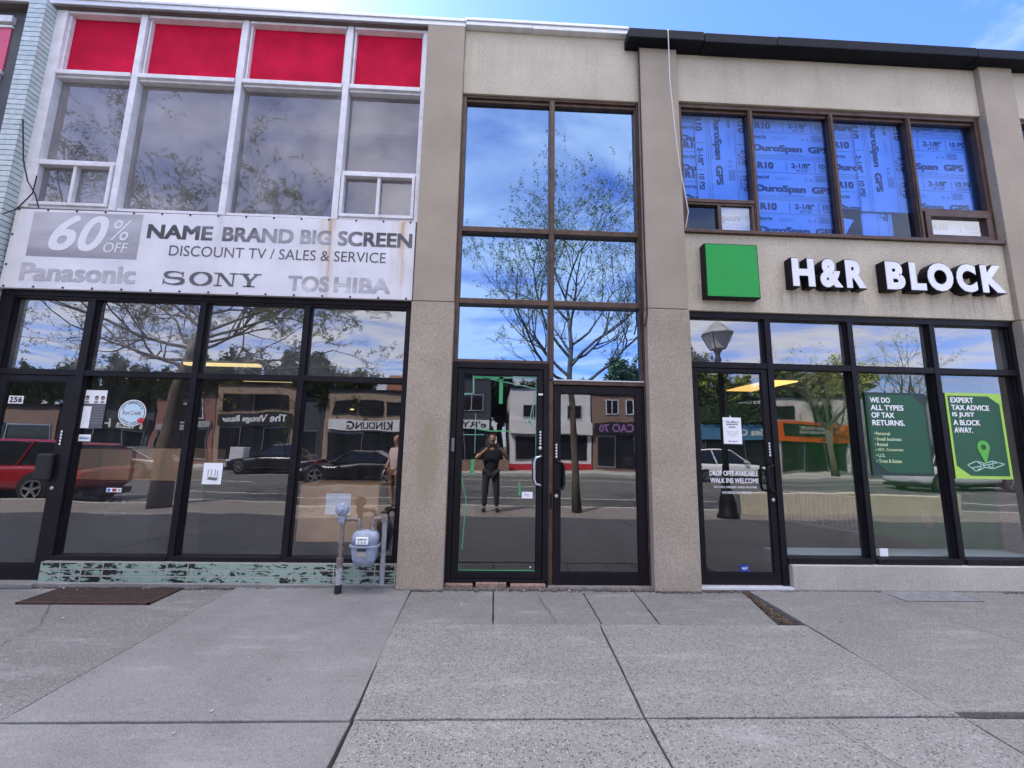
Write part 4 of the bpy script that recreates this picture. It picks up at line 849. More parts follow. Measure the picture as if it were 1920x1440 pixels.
board(2.49, 3.215, 4.60, 5.90, 0.222, 0.06, 0.06, True, 'insulation board with lettering turned sideways above the small sliding window')
board(3.225, 4.30, 4.17, 5.90, 0.235, 0.03, 0.13, False, 'widest insulation board, three rows reading R10, in the second brown window')
board(4.31, 4.70, 4.60, 5.90, 0.245, 0.0, -0.23, False, 'narrow insulation board strip beside the sideways lettered board of the third window')
board(4.62, 5.36, 4.56, 5.90, 0.222, 0.06, 0.10, True, 'insulation board with lettering turned sideways in the third brown window')
board(4.62, 5.02, 4.17, 4.545, 0.240, -1.00, 0.05, True, 'small offcut of insulation board below the sideways board of the third window', per=0.5)
board(5.37, 6.13, 4.60, 5.90, 0.225, -0.31, -0.28, False, 'insulation board ending in the GPS letters above the small awning window')
board(6.135, 6.36, 4.60, 5.90, 0.265, -1.07, -0.27, False, 'set back insulation board strip in the shade at the right end of the fourth window')
board(5.38, 6.33, 4.15, 4.60, 0.225, 0.10, 0.17, False, 'insulation board seen through the small awning window', per=0.7)
board(2.70, 3.24, 4.15, 4.575, 0.235, -0.35, -0.20, False, 'insulation board behind the right half of the small sliding window', per=0.9)
# torn scrap hanging in the third window
mb = MB().poly([(4.33, 4.545), (4.60, 4.50), (4.50, 4.34), (4.44, 4.24), (4.37, 4.26)], 0.23, 0.236)
sc_ = mb.build('torn_scrap', BOARD); tag(sc_, 'torn scrap of printed board hanging at the bottom of the third brown window', 'board scrap')
# ------------------------------------------------------------------ window posters
DG = mat('dark green poster print', (0.012, 0.085, 0.040), 0.5); DGB = mat('blackish green poster border', (0.018, 0.035, 0.035), 0.5); LG = mat('light green poster border', (0.38, 0.62, 0.09), 0.5)
PALE = mat('pale yellow print', (0.62, 0.72, 0.42), 0.6); PIN = mat('map pin green', (0.10, 0.42, 0.05), 0.5); MAPC = mat('pale mint print', (0.42, 0.66, 0.55), 0.5)
YP = 0.136
p1 = thing('poster', 'dark green poster with a list of tax return types taped inside the window', 'poster', (4.78, YP, 1.25))
x0, x1, z0, z1 = 4.405, 5.155, 1.245, 2.222
B(x0, x1, YP, YP+0.006, z0, z1).build('sheet', DGB, p1)
MB().poly([(x0+.025, z1-.03), (x1-.16, z1-.03), (x1-.03, z1-.17), (x1-.03, z0+.03), (x0+.19, z0+.03), (x0+.025, z0+.17)], YP-.0025, YP).build('print', DG, p1)
twrite(p1, 'print', WHT, [('WE DO', x0+.055, x0+.305, z1-.125, z1-.06, dict(bold=.042)), ('ALL TYPES', x0+.055, x0+.46, z1-.215, z1-.15, dict(bold=.042)), ('OF TAX', x0+.055, x0+.335, z1-.305, z1-.24, dict(bold=.042)), ('RETURNS.', x0+.055, x0+.455, z1-.395, z1-.33, dict(bold=.042))], YP-.004)
rows = ['Personal', 'Small business', 'Rental', 'GST, Corporate', 'U.S.', 'Trust & Estate']; wd = [.17, .305, .13, .31, .085, .28]
twrite(p1, 'print', PALE, [(r, x0+.085, x0+.085+wd[i], z1-.51-i*.064, z1-.47-i*.064+(0 if i in (2, 4) else 0), dict(bold=.02)) for i, r in enumerate(rows)] + [('.', x0+.06, x0+.072, z1-.497-i*.064, z1-.484-i*.064) for i in range(6)], YP-.004)
p2 = thing('poster', 'green poster with a light green border and a map pin, in the rightmost office window', 'poster', (5.76, YP, 1.22))
x0, x1, z0, z1 = 5.41, 6.115, 1.225, 2.24
B(x0, x1, YP, YP+0.006, z0, z1).build('sheet', LG, p2)
MB().poly([(x0+.03, z1-.035), (x1-.17, z1-.035), (x1-.035, z1-.13), (x1-.035, z0+.035), (x0+.19, z0+.035), (x0+.03, z0+.15)], YP-.0025, YP).build('print', DG, p2)
twrite(p2, 'print', WHT, [('EXPERT', x0+.055, x0+.345, z1-.12, z1-.055, dict(bold=.042)), ('TAX ADVICE', x0+.055, x0+.53, z1-.21, z1-.145, dict(bold=.042)), ('IS JUST', x0+.055, x0+.335, z1-.30, z1-.235, dict(bold=.042)), ('A BLOCK', x0+.055, x0+.39, z1-.39, z1-.325, dict(bold=.042)), ('AWAY.', x0+.055, x0+.285, z1-.48, z1-.415, dict(bold=.042))], YP-.004)
mb = MB(); cx, cz, r1, r0 = x0+.385, z1-.645, .078, .032
o_ = [(cx+r1*math.cos(R(a)), cz+r1*math.sin(R(a))) for a in range(-30, 211, 15)]; i_ = [(cx+r0*math.cos(R(a)), cz+r0*math.sin(R(a))) for a in range(-30, 211, 15)]
for k in range(len(o_)-1): mb.add([(p[0], YP-.006, p[1]) for p in (o_[k], o_[k+1], i_[k+1], i_[k])], [(3, 2, 1, 0)])
tip = (cx+.005, cz-.20)
lo = [(cx+r0*math.cos(R(a)), cz+r0*math.sin(R(a))) for a in range(210, 331, 15)]
fan = [o_[-1]] + lo + [o_[0]]
for k in range(len(fan)-1): mb.add([(p[0], YP-.006, p[1]) for p in (fan[k], fan[k+1], tip)], [(0, 1, 2)])
mb.build('print', PIN, p2, keep=True)
mb = MB(); q = [(x0+.16, cz-.21), (x0+.27, cz-.165), (x0+.37, cz-.19), (x0+.47, cz-.16), (x0+.62, cz-.195), (x0+.47, cz-.25), (x0+.37, cz-.235), (x0+.255, cz-.285)]
for a, b in list(zip(q, q[1:]+q[:1])) + [(q[1], q[6]), (q[2], q[7]), (q[3], q[5]), ((x0+.21, cz-.245), (x0+.55, cz-.175)), (q[2], q[5])]:
    d = Vector((b[0]-a[0], b[1]-a[1])).normalized(); nn = Vector((-d.y, d.x))*.005
    mb.add([(a[0]-nn.x, YP-.005, a[1]-nn.y), (b[0]-nn.x, YP-.005, b[1]-nn.y), (b[0]+nn.x, YP-.005, b[1]+nn.y), (a[0]+nn.x, YP-.005, a[1]+nn.y)], [(0, 1, 2, 3)])
mb.build('print', MAPC, p2, keep=True)
p3 = thing('notice', 'white paper notice taped to the office door', 'notice', (2.75, 0.11, 1.575))
x0, x1, z0, z1 = 2.64, 2.857, 1.575, 1.88
B(x0, x1, 0.1135, 0.116, z0, z1).build('sheet', PAPER, p3)
MB().poly([(x0+.085, z1+.03), (x0+.11, z1-.01), (x0+.125, z1-.025), (x0+.085, z1-.03)], .1125, .1135).build('tape', PAPER, p3)
twrite(p3, 'print', GRYT, [('This office is', x0+.03, x1-.03, z1-.062, z1-.038, dict(bold=.03)), ('temporarily', x0+.04, x1-.04, z1-.094, z1-.066, dict(bold=.03)), ('closed.', x0+.065, x1-.07, z1-.120, z1-.098, dict(bold=.03)),
        ('We apologize for the inconvenience.', x0+.03, x1-.02, z1-.168, z1-.158), ('Please visit our other location', x0+.05, x1-.04, z1-.185, z1-.175), ('on Lakeshore Road or book', x0+.04, x1-.04, z1-.205, z1-.195), ('online.', x0+.08, x1-.08, z1-.226, z1-.217), ('H&R BLOCK', x0+.085, x1-.05, z1-.28, z1-.268, dict(bold=.03))], .1125)
MB().box(x0+.06, x0+.075, .1125, .1135, z1-.281, z1-.267).build('print', BLK, p3)
st = thing('door_lettering', 'white vinyl lettering about drop offs on the office door', 'lettering', (2.73, 0.11, 1.03))
twrite(st, 'print', WHT, [('DROP OFFS AVAILABLE', 2.452, 3.02, 1.213, 1.270, dict(bold=.028)), ('WALK INS WELCOME', 2.458, 3.022, 1.133, 1.190, dict(bold=.028)), ('NO CASH, CHEQUES, CARDS OR OTHER', 2.50, 2.998, 1.073, 1.100, dict(bold=.02)), ('VALUABLES ON PREMISES', 2.585, 2.93, 1.015, 1.042, dict(bold=.02))], .1150)
BLUES = mat('blue sticker', (0.02, 0.05, 0.32), 0.5)
def sticker(name, label, x0, x1, z0, z1, y, m, prints=(), cat='sticker', pm=None):
    s = thing(name, label, cat, ((x0+x1)/2, y, z0)); B(x0, x1, y, y+0.002, z0, z1).build('sheet', m, s)
    if prints: twrite(s, 'print', pm or WHT, prints, y-0.0015)
    return s
sticker('alarm_sticker', 'small blue alarm sticker low on the office door', 2.742, 2.845, 0.178, 0.250, .1135, BLUES, [('api', 2.765, 2.825, .195, .232, dict(bold=.02))])
sticker('paper_sheet', 'pale blank sheet on the ledge of the middle office window', 4.395, 4.492, 0.346, 0.432, .145, PAPER)
sticker('door_label', 'small white card with grey print on the taped entrance door', 0.312, 0.432, 0.932, 1.002, .110, PAPER, [('PULL', .345, .40, .955, .985)], pm=mat('blue grey print', (0.25, 0.3, 0.42), 0.6), cat='label')
s = sticker('house_number', 'three white tiles with black house number digits on the far left door', -5.318, -5.165, 1.86, 1.945, .112, WHT, [('2', -5.305, -5.27, 1.873, 1.935, dict(bold=.06)), ('5', -5.258, -5.223, 1.873, 1.935, dict(bold=.06)), ('6', -5.212, -5.177, 1.873, 1.935, dict(bold=.06))], cat='house number', pm=BLK)
MB().box(-5.264, -5.262, .1105, .112, 1.86, 1.945).box(-5.218, -5.216, .1105, .112, 1.86, 1.945).build('joint', BLK, s)
sticker('round_window_disc', 'tiny white disc near the bottom of the taped entrance door', 0.41, 0.425, 0.20, 0.215, .1165, WHT)
# left shop window papers
lp = thing('notice', 'paper notice with three small portraits in the left shop window', 'notice', (-4.46, .142, 1.6))
B(-4.555, -4.318, .142, .146, 1.61, 2.03).build('sheet', mat('grey violet paper', (0.10, 0.10, 0.115), 0.6), lp)
B(-4.555, -4.318, .1405, .142, 1.88, 2.03).build('photo_strip', PAPER, lp); B(-4.585, -4.46, .1400, .142, 1.61, 1.85).build('slip', PAPER, lp)
fc = MB(); hr = MB(); SK = mat('portrait tone', (0.30, 0.25, 0.24), 0.7)
for x in (-4.52, -4.42, -4.355):
    fc.lathe([(0.020, 0), (0.020, -0.001)], (x, .1402, 1.935), 'y', 12); fc.box(x-.022, x+.022, .1394, .1402, 1.885, 1.91); hr.poly([(x-.022, 1.94), (x-.018, 1.962), (x, 1.97), (x+.018, 1.962), (x+.022, 1.94), (x, 1.952)], .1385, .1392)
fc.build('print', SK, lp); hr.build('print', BLK, lp)
twrite(lp, 'print', mat('grey text', (0.4, 0.4, 0.42), .7), [('the shop is watched by cameras', -4.44, -4.33, 1.84-i*.03, 1.855-i*.03) for i in range(7)], .1395)
cs = thing('round_sticker', 'round pale blue town sticker with a red maple leaf', 'sticker', (-4.02, .142, 1.64))
cx, cz = -4.022, 1.785
MB().lathe([(0.148, 0), (0.148, -.002)], (cx, .146, cz), 'y', 40).build('sheet', WHT, cs)
rg = MB().lathe([(0.138, 0), (0.138, -.001)], (cx, .1435, cz), 'y', 40); rg.build('print', mat('dark teal print', (0.07, 0.13, 0.15), .6), cs)
MB().lathe([(0.130, 0), (0.130, -.001)], (cx, .142, cz), 'y', 40).build('print', mat('pale blue print', (0.50, 0.66, 0.74), .6), cs)
ct = MB(); text(ct, 'Port Credit', cx-.10, cx+.10, cz-.022, cz+.028, .1402, bold=.01)
ct.build('print', mat('red violet print', (0.32, 0.14, 0.20), .6), cs, keep=True)
ct = MB()
for tx, a0, a1, up in (('VISIT DOWNTOWN ONLINE', 155, 25, True), ('SUPPORT LOCAL', 215, 300, False)):
    n_ = len(tx)
    for i, ch in enumerate(tx):
        if ch == ' ': continue
        a = R(a0+(a1-a0)*i/(n_-1)); vs, fs = glyphs(ch, .02)
        th = a-math.pi/2 if up else a+math.pi/2; rr_ = .105 if up else .12
        ct.add([(cx+rr_*math.cos(a)+.026*((v[0]-.3)*math.cos(th)-v[1]*math.sin(th)), .1402, cz+rr_*math.sin(a)+.026*((v[0]-.3)*math.sin(th)+v[1]*math.cos(th))) for v in vs], fs)
ct.build('print', BLK, cs, keep=True)
lf = [(0, .045), (.012, .022), (.027, .030), (.024, .008), (.044, .012), (.034, -.004), (.04, -.010), (.012, -.024), (.003, -.022), (.003, -.044)]
lf = lf + [(-a, b) for a, b in reversed(lf)]
MB().poly([(cx+.105+a, cz-.082+b) for a, b in lf[:-1]], .1385, .1402).build('maple_leaf', mat('red print', (0.5, 0.02, 0.03), .5), cs)
s = sticker('alarm_sticker', 'small white and blue company sticker beside the portrait notice', -4.56, -4.42, 1.468, 1.540, .143, WHT, [('Reliance', -4.535, -4.435, 1.49, 1.52, dict(bold=.02, shear=.2))], pm=mat('cyan print', (0.03, 0.22, 0.50), .6))
s = sticker('card_sticker', 'tiny strip of payment card logos in the left shop window', -4.165, -4.01, 0.932, 0.975, .143, WHT)
B(-4.155, -4.125, .1415, .143, .938, .969).build('print', mat('blue print', (0.05, 0.12, 0.5), .6), s); B(-4.105, -4.06, .1415, .143, .938, .969).build('print', mat('red brown print', (0.3, 0.04, 0.04), .6), s)
B(-4.045, -4.02, .1415, .143, .945, .951).box(-4.045, -4.02, .1415, .143, .957, .963).build('print', BLK, s)
s = sticker('picture_sheet', 'white sheet with a drawn router in the middle of the left shop window', -3.178, -2.975, 1.03, 1.258, .143, PAPER, cat='paper')
mb = MB().poly([(-3.13, 1.08), (-3.03, 1.07), (-3.01, 1.095), (-3.11, 1.11)], .141, .143).box(-3.125, -3.12, .141, .143, 1.105, 1.19).box(-3.09, -3.085, .141, .143, 1.11, 1.19).box(-3.05, -3.045, .141, .143, 1.10, 1.19).box(-3.025, -3.02, .141, .143, 1.09, 1.175); mb.build('print', GRYT, s)
# ------------------------------------------------------------------ goods inside the left shop
CARD = mat('brown cardboard', (0.55, 0.32, 0.17), 0.9, var=0.15, vs=5)
def carton(x0, x1, y0, y1, z0, z1, label, m=CARD, flap=True):
    t = thing('cardboard_box', label, 'box', ((x0+x1)/2, (y0+y1)/2, z0)); B(x0, x1, y0, y1, z0, z1).build('carton', m, t, bevel=0.006)
    if flap: B((x0+x1)/2-.025, (x0+x1)/2+.025, y0-.002, y0, z0+.01, z1-.01).build('tape', mat('packing tape', (0.42, 0.30, 0.18), 0.35), t)
    return t
b1 = carton(-2.20, -1.31, 0.32, 0.9, 0.40, 1.03, 'large cardboard box with a white sheet behind the gas meter', flap=False)
B(-1.90, -1.62, .312, .319, .70, .93).build('sheet', PAPER, b1); B(-1.83, -1.73, .312, .319, .955, 1.0).build('print', mat('tan print', (0.5, 0.42, 0.28), .7), b1)
B(-2.25, -1.25, 0.42, 1.1, 0.03, 0.395).build('display_stand', mat('black wood', (0.02, 0.018, 0.018), .5)); tag(bpy.data.objects['display_stand'], 'low black stand under the large cardboard box', 'stand')
carton(-5.0, -4.30, .55, 1.2, 1.02, 1.37, 'wide cardboard box on the counter, left of its neighbour')
carton(-4.25, -3.62, .55, 1.2, 1.02, 1.39, 'narrower cardboard box on the counter, nearer the middle of the shop')
ct = thing('shop_counter', 'dark counter with three round knobs inside the left shop', 'counter', (-4.3, 1.2, 0.03)); B(-5.1, -3.4, .52, 1.7, .03, 1.015).build('cabinet', mat('dark counter', (0.035, 0.03, 0.033), .6), ct, bevel=.01)
for x in (-4.45, -4.36, -4.27): MB().lathe([(0.022, 0), (0.018, -.02)], (x, .52, .78), 'y', 12).build('knob', CHROME, ct)
B(-4.47, -4.25, .51, .52, .62, .66).build('plate', CHROME, ct)
sp_ = thing('speaker', 'black loudspeaker on the floor of the left shop', 'speaker', (-3.75, .7, .03)); B(-3.95, -3.55, .5, .9, .03, .75).build('cabinet', mat('black cloth', (0.015, 0.015, 0.017), .9), sp_, bevel=.01)
MB().lathe([(.09, 0), (.10, -.01), (.05, .0)], (-3.72, .5, .30), 'y', 20).build('cone', RUBB, sp_)
FL = mat('lit fluorescent diffuser', (1.0, 0.74, 0.30), 0.5, emit=0.42)
for (x0, x1, y, lab) in ((-5.25, -4.03, 2.48, 'nearest fluorescent strip light in the left shop'), (-5.36, -4.36, 4.25, 'middle fluorescent strip light in the left shop'), (-7.0, -5.5, 11.6, 'farthest fluorescent strip light in the left shop')):
    t = thing('strip_light', lab, 'ceiling light', ((x0+x1)/2, y, 2.75), group='strip lights on the shop ceiling'); B(x0, x1, y-.06, y+.06, 2.75, 2.79).build('diffuser', FL, t); B(x0-.02, x1+.02, y-.08, y+.08, 2.79, 2.83).build('housing', WHITEF, t)
t = thing('ceiling_panel', 'square yellowish ceiling light inside the tax office', 'ceiling light', (5.3, 3.3, 2.75)); B(4.95, 5.5, 2.64, 4.02, 2.755, 2.775).build('diffuser', mat('lit panel', (1.0, 0.60, 0.16), 0.5, emit=0.55), t); B(4.9, 5.55, 2.59, 4.07, 2.775, 2.81).build('frame', WHITEF, t)
# office: radiator and wall plates
rd = thing('radiator', 'white ribbed radiator on the dark office floor', 'radiator', (6.3, 3.1, 0.06)); mb = MB()
for k in range(22):
    t_ = k/21; x = 5.75+t_*0.75; y = 4.2-t_*1.5; mb.box(x-.012, x+.012, y-.03, y+.03, .12, .68)
mb.build('fins', mat('white enamel', (0.55, 0.54, 0.52), .5), rd); MB().tube([(5.75, 4.2, .70), (6.5, 2.7, .70)], .025, 8).build('top_rail', WHITEF, rd); MB().tube([(5.75, 4.2, .10), (6.5, 2.7, .10), (6.5, 2.7, .06)], .025, 8).build('pipe', WHITEF, rd)
t = thing('wall_socket', 'white socket plate on the green office wall', 'socket', (6.81, 1.9, .4)); B(6.808, 6.82, 1.78, 1.94, .35, .62).build('plate', WHITEF, t)
# ------------------------------------------------------------------ gas meter
gmt = thing('gas_meter', 'blue grey gas meter with weathered pipes in front of the left shop window', 'gas meter', (-1.35, -0.14, 0))
MY = -0.14
rz = MB().tube([(-1.535, MY, 0.12), (-1.535, MY, 0.76)], .021, 12)
for z, r in ((.27, .032), (.33, .034), (.43, .030), (.52, .028), (.70, .030)): rz.lathe([(r, -.025), (r, .025)], (-1.535, MY, z), 'z', 10)
rz.build('riser_pipe', PIPE, gmt, smooth=False)
MB().lathe([(.034, 0), (.034, .10)], (-1.533, MY, 0.0), 'z', 16).build('pipe_sleeve', RUBB, gmt)
MB().lathe([(.033, .10), (.033, .25), (.026, .27)], (-1.533, MY, 0.0), 'z', 16).build('pipe_wrap', mat('grey tape wrap', (0.30, 0.30, 0.31), .6, var=.5, vs=30), gmt)
rg = MB().lathe([(.05, .03), (.066, .02), (.066, -.02), (.05, -.035), (.02, -.045), (.018, -.07)], (-1.545, MY-.01, .83), 'y', 24)
rg.lathe([(.035, .0), (.04, .05), (.03, .09)], (-1.545, MY, .70), 'z', 14)
rgo = rg.build('regulator', METER, gmt, bevel=.003)
for k in range(8):
    a = R(k*45+20); MB().lathe([(.006, 0), (.006, -.008)], (-1.545+.057*math.cos(a), MY-.031, .83+.057*math.sin(a)), 'y', 6).build('bolt', BLK, rgo)
cn = MB().tube([(-1.53, MY, .735), (-1.46, MY, .735), (-1.40, MY, .735), (-1.372, MY, .725), (-1.365, MY, .69), (-1.365, MY, .63)], .018, 10)
for x in (-1.475, -1.40): cn.lathe([(.027, -.014), (.027, .014)], (x, MY, .735), 'x', 8)
cn.lathe([(.026, -.02), (.026, .02)], (-1.365, MY, .65), 'z', 8); cn.build('inlet_pipe', PIPE, gmt)
cn = MB().tube([(-1.225, MY, .63), (-1.225, MY, .70), (-1.215, MY, .735), (-1.18, MY, .745), (-1.12, MY, .745)], .020, 10)
cn.lathe([(.028, -.02), (.028, .02)], (-1.225, MY, .65), 'z', 8); cn.lathe([(.034, -.03), (.034, .03)], (-1.115, MY, .745), 'z', 10); cn.build('elbow', PIPE, gmt)
MB().tube([(-1.11, MY, .74), (-1.105, MY, .10)], .025, 12).build('outlet_pipe', PIPEG, gmt, smooth=False)
MB().lathe([(.03, 0), (.035, .012)], (-1.135, MY+.04, .79), 'z', 12).build('cap', RUBB, gmt)
# body: two pressed halves and a belt flange
def ring(zs):
    """(z, half width x, depth y, centre x)"""
    vs = []; seg = 20; mb = MB()
    for z, hx, hy in zs:
        for k in range(seg):
            a = 2*math.pi*k/seg; c, s_ = math.cos(a), math.sin(a); e = 0.5
            vs.append((-1.29+hx*math.copysign(abs(c)**e, c), MY+hy*math.copysign(abs(s_)**e, s_), z))
    fs = [(i*seg+k, i*seg+(k+1) % seg, (i+1)*seg+(k+1) % seg, (i+1)*seg+k) for i in range(len(zs)-1) for k in range(seg)]
    fs += [tuple(range(seg-1, -1, -1)), tuple(range((len(zs)-1)*seg, len(zs)*seg))]
    return mb.add(vs, fs)
ring([(.285, .07, .05), (.30, .095, .07), (.36, .118, .085), (.46, .132, .09), (.475, .135, .09)]).build('lower_case', METER, gmt, smooth=True)
ring([(.489, .135, .09), (.56, .130, .088), (.60, .118, .08), (.625, .09, .06)]).build('upper_case', METER, gmt, smooth=True)
ring([(.474, .150, .105), (.490, .150, .105)]).build('flange', METER, gmt)
o = MB().box(-1.36, -1.24, MY-.105, MY-.085, .505, .575).build('dial_plate', PAPER, gmt, bevel=.004)
twrite(o, 'print', GRYT, [('4872', -1.345, -1.255, .545, .562, dict(bold=.02)), ('o o o', -1.34, -1.26, .515, .532, dict(bold=.02))], MY-.1065)
B(-1.345, -1.255, MY-.095, MY-.08, .44, .462).build('name_plate', BLK, gmt); B(-1.345, -1.255, MY-.095, MY-.08, .385, .432).build('tag_plate', mat('grey brown plate', (0.30, 0.28, 0.26), .6), gmt)
# ------------------------------------------------------------------ pavement grate and hatch
gt = thing('floor_grate', 'rusty slotted steel grate in the pavement before the left shop', 'grate', (-3.75, -.2, 0))
mb = MB()
for k in range(9): mb.box(-4.29, -3.155, -.40+k*.047, -.378+k*.047, .0126, .016)
mb.build('bars', RUST, gt, bevel=.003); B(-4.29, -3.155, -.40, .02, -.01, .0125).build('pit_shade', BLK, gt); MB().box(-4.31, -4.29, -.42, .02, -.02, .017).box(-3.155, -3.135, -.42, .02, -.02, .017).box(-4.31, -3.135, -.42, -.405, -.02, .017).build('frame', RUST, gt)  # flat black plate just under the bars stands for the shade below
ht = thing('pavement_hatch', 'flat steel hatch cover in the pavement before the office windows', 'hatch', (4.66, -.12, 0))
B(4.24, 5.06, -.265, .02, .0, .0175).build('cover', mat('worn steel plate', (0.20, 0.20, 0.21), .6, .1, var=.3, vs=12, bump=.5, bs=60), ht, bevel=.003)
B(4.225, 5.075, -.282, -.267, -.01, .0145).box(4.225, 4.238, -.267, .02, -.01, .0145).box(5.062, 5.075, -.267, .02, -.01, .0145).build('frame', RUBB, ht)
# ================================================================== the street behind the camera (seen in the glass)
YF = -21.0
BRK_R = tiles('red brick', (0.22, 0.075, 0.055), (0.27, 0.10, 0.07), (0.22, 0.19, 0.17), 0.24, 0.08, offset=0.5, rough=0.9, ms=0.008)
BRK_T = tiles('tan brick', (0.30, 0.20, 0.13), (0.36, 0.25, 0.16), (0.25, 0.22, 0.19), 0.24, 0.08, offset=0.5, rough=0.9, ms=0.008)
BRK_B = tiles('brown brick', (0.20, 0.12, 0.085), (0.25, 0.15, 0.10), (0.2, 0.17, 0.15), 0.24, 0.08, offset=0.5, rough=0.9, ms=0.008)
WSTU = mat('white stucco', (0.62, 0.60, 0.57), 0.9, var=0.1, vs=1.5); CSTU = mat('cream stucco', (0.60, 0.56, 0.47), 0.9, var=0.1, vs=1.5); GSTU = mat('mid grey siding', (0.30, 0.30, 0.31), 0.9, var=0.15, vs=2)
DSID = mat('dark charcoal siding', (0.045, 0.047, 0.055), 0.8, var=0.2, vs=2); GLD = mat('dark window glass', (0.015, 0.017, 0.02), 0.05, spec=0.6)
SGW = mat('white sign board', (0.66, 0.66, 0.66), 0.6, var=0.1, vs=3); SGK = mat('black sign board', (0.014, 0.014, 0.016), 0.6); SGB = mat('blue sign board', (0.06, 0.17, 0.27), 0.6); SGO = mat('orange sign board', (0.62, 0.10, 0.008), 0.6, var=0.15, vs=3); SGG = mat('blackish green board', (0.008, 0.02, 0.014), 0.6)
VIO = mat('violet sign letters', (0.28, 0.12, 0.30), 0.6); REDC = mat('red painted plinth', (0.42, 0.02, 0.03), 0.7); CREAMT = mat('cream letters', (0.65, 0.62, 0.52), .6)
def opp(label, x0, x1, hgt, wm, wins=(), sign=None, shop=(0.3, 2.2), depth=9, fm=WHITEF, roofm=COPB, y=YF, extra=None, nsh=3):
    t = thing('street_building', label, 'building', ((x0+x1)/2, y, 0))
    B(x0, x1, y-depth, y, -0.2, hgt).build('wall', wm, t)
    B(x0-.06, x1+.06, y-depth-.1, y+.12, hgt, hgt+.12).build('roof_edge', roofm, t)
    for (a, b, c, d) in wins:
        f = MB().box(a-.05, b+.05, y, y+.06, c-.05, c).box(a-.05, b+.05, y, y+.06, d, d+.05).box(a-.05, a, y, y+.06, c, d).box(b, b+.05, y, y+.06, c, d).box((a+b)/2-.03, (a+b)/2+.03, y+.021, y+.055, c, d).build('window', fm, t)
        B(a, b, y+.003, y+.02, c, d).build('pane', GLD, f)
    if shop:
        n_ = nsh; L = (x1-x0-.6)/n_
        for k in range(n_):
            a = x0+.3+k*L+.05; b = a+L-.1
            f = MB().box(a, b, y, y+.05, shop[0]-.08, shop[0]).box(a, b, y, y+.05, shop[1], shop[1]+.08).box(a-.05, a, y, y+.05, shop[0]-.08, shop[1]+.08).box(b, b+.05, y, y+.05, shop[0]-.08, shop[1]+.08).build('shop_window', BLACKM if k % 2 else CHROME, t)
            B(a, b, y+.003, y+.02, shop[0], shop[1]).build('pane', GLD, f)
    if sign:
        (a, b, c, d, sm, txt, tm, ta, tb, tc_, td) = sign
        s_ = B(a, b, y+.02, y+.16, c, d).build('sign_board', sm, t)
        if txt: twrite(s_, 'print', tm, [(txt, ta, tb, tc_, td, dict(bold=.03, flip=True))], y+.165)
    if extra: extra(t, y)
    return t
opp('long low brown shop with a white sign across the street', -34, -26.2, 3.3, BRK_B, sign=(-33.5, -29.5, 2.45, 2.95, SGW, 'PARAS CATS', BLK, -33.2, -29.8, 2.55, 2.85))
opp('low dark shop with a pizza sign across the street', -26, -20.9, 3.4, DSID, sign=(-25.8, -21.0, 2.25, 2.85, SGK, 'Pizza Hotel', CREAMT, -25.2, -21.3, 2.33, 2.8))
opp('small red brick house with two white windows across the street', -20.8, -17.05, 4.05, BRK_R, wins=[(-19.7, -19.0, 2.75, 3.7), (-18.5, -17.8, 2.75, 3.75)], shop=(.3, 2.1), sign=(-20.6, -17.3, 2.25, 2.6, GSTU, None, None, 0, 0, 0, 0))
opp('tan brick shop with a black sign across the street', -17.0, -12.3, 4.85, BRK_T, wins=[(-16.6, -14.9, 3.35, 4.15), (-14.7, -12.9, 3.35, 4.15)], fm=BLACKM, sign=(-16.8, -12.6, 2.35, 3.1, SGK, 'The Vintage Bazar', WHT, -16.5, -12.9, 2.47, 2.98))
opp('dark narrow shop half hidden by a tree across the street', -12.2, -10.35, 4.3, DSID, sign=None, nsh=1)
def chim(t, y): B(-6.7, -5.7, y-1.2, y-.2, 4.9, 5.6).build('chimney', mat('orange brick', (0.36, 0.15, 0.08), .9), t)
opp('wide tan brick shop with a white sign and an orange chimney across the street', -10.3, -3.5, 4.82, BRK_T, wins=[(-9.75, -8.5, 3.35, 4.1), (-8.2, -6.9, 3.35, 4.1), (-6.6, -5.3, 3.35, 4.1)], fm=BLACKM, sign=(-9.9, -4.2, 2.4, 3.02, SGW, 'KINDLING', BLK, -8.9, -6.2, 2.47, 2.95), extra=chim)
def planter(t, y): B(-3.2, .8, y+.4, y+.9, 0, .7).build('brick_planter', BRK_B, t)
opp('charcoal house with a small white sign across the street', -3.3, -0.35, 5.75, DSID, wins=[(-2.15, -0.85, 3.6, 4.6)], sign=(-2.5, -0.4, 2.45, 2.97, SGW, "e'RYS", BLK, -2.3, -0.6, 2.53, 2.9), extra=planter, nsh=2, fm=GSTU)
def redb(t, y): B(.85, 6.05, y, y+.06, -.1, .42).build('red_plinth', REDC, t); B(.9, 6.0, y+.02, y+.3, 2.3, 3.05).build('fascia', WSTU, t)
opp('white stucco shop with two dark windows and a red plinth across the street', .9, 6.0, 5.1, WSTU, wins=[(1.75, 2.95, 3.25, 4.0), (4.6, 5.4, 3.25, 4.0)], fm=GSTU, shop=(.75, 2.15), extra=redb, nsh=2)
opp('brown brick shop with violet sign letters across the street', 6.1, 10.2, 4.85, BRK_B, wins=[(6.95, 7.75, 3.55, 4.45), (8.3, 9.1, 3.55, 4.45)], sign=(6.2, 10.0, 2.4, 3.05, SGK, 'CACAO 70', VIO, 6.5, 9.6, 2.5, 2.95))
opp('grey rendered shop with three plain windows across the street', 10.3, 12.8, 5.2, GSTU, wins=[(10.6, 11.3, 3.3, 4.3), (11.7, 12.4, 3.3, 4.3)], nsh=2)
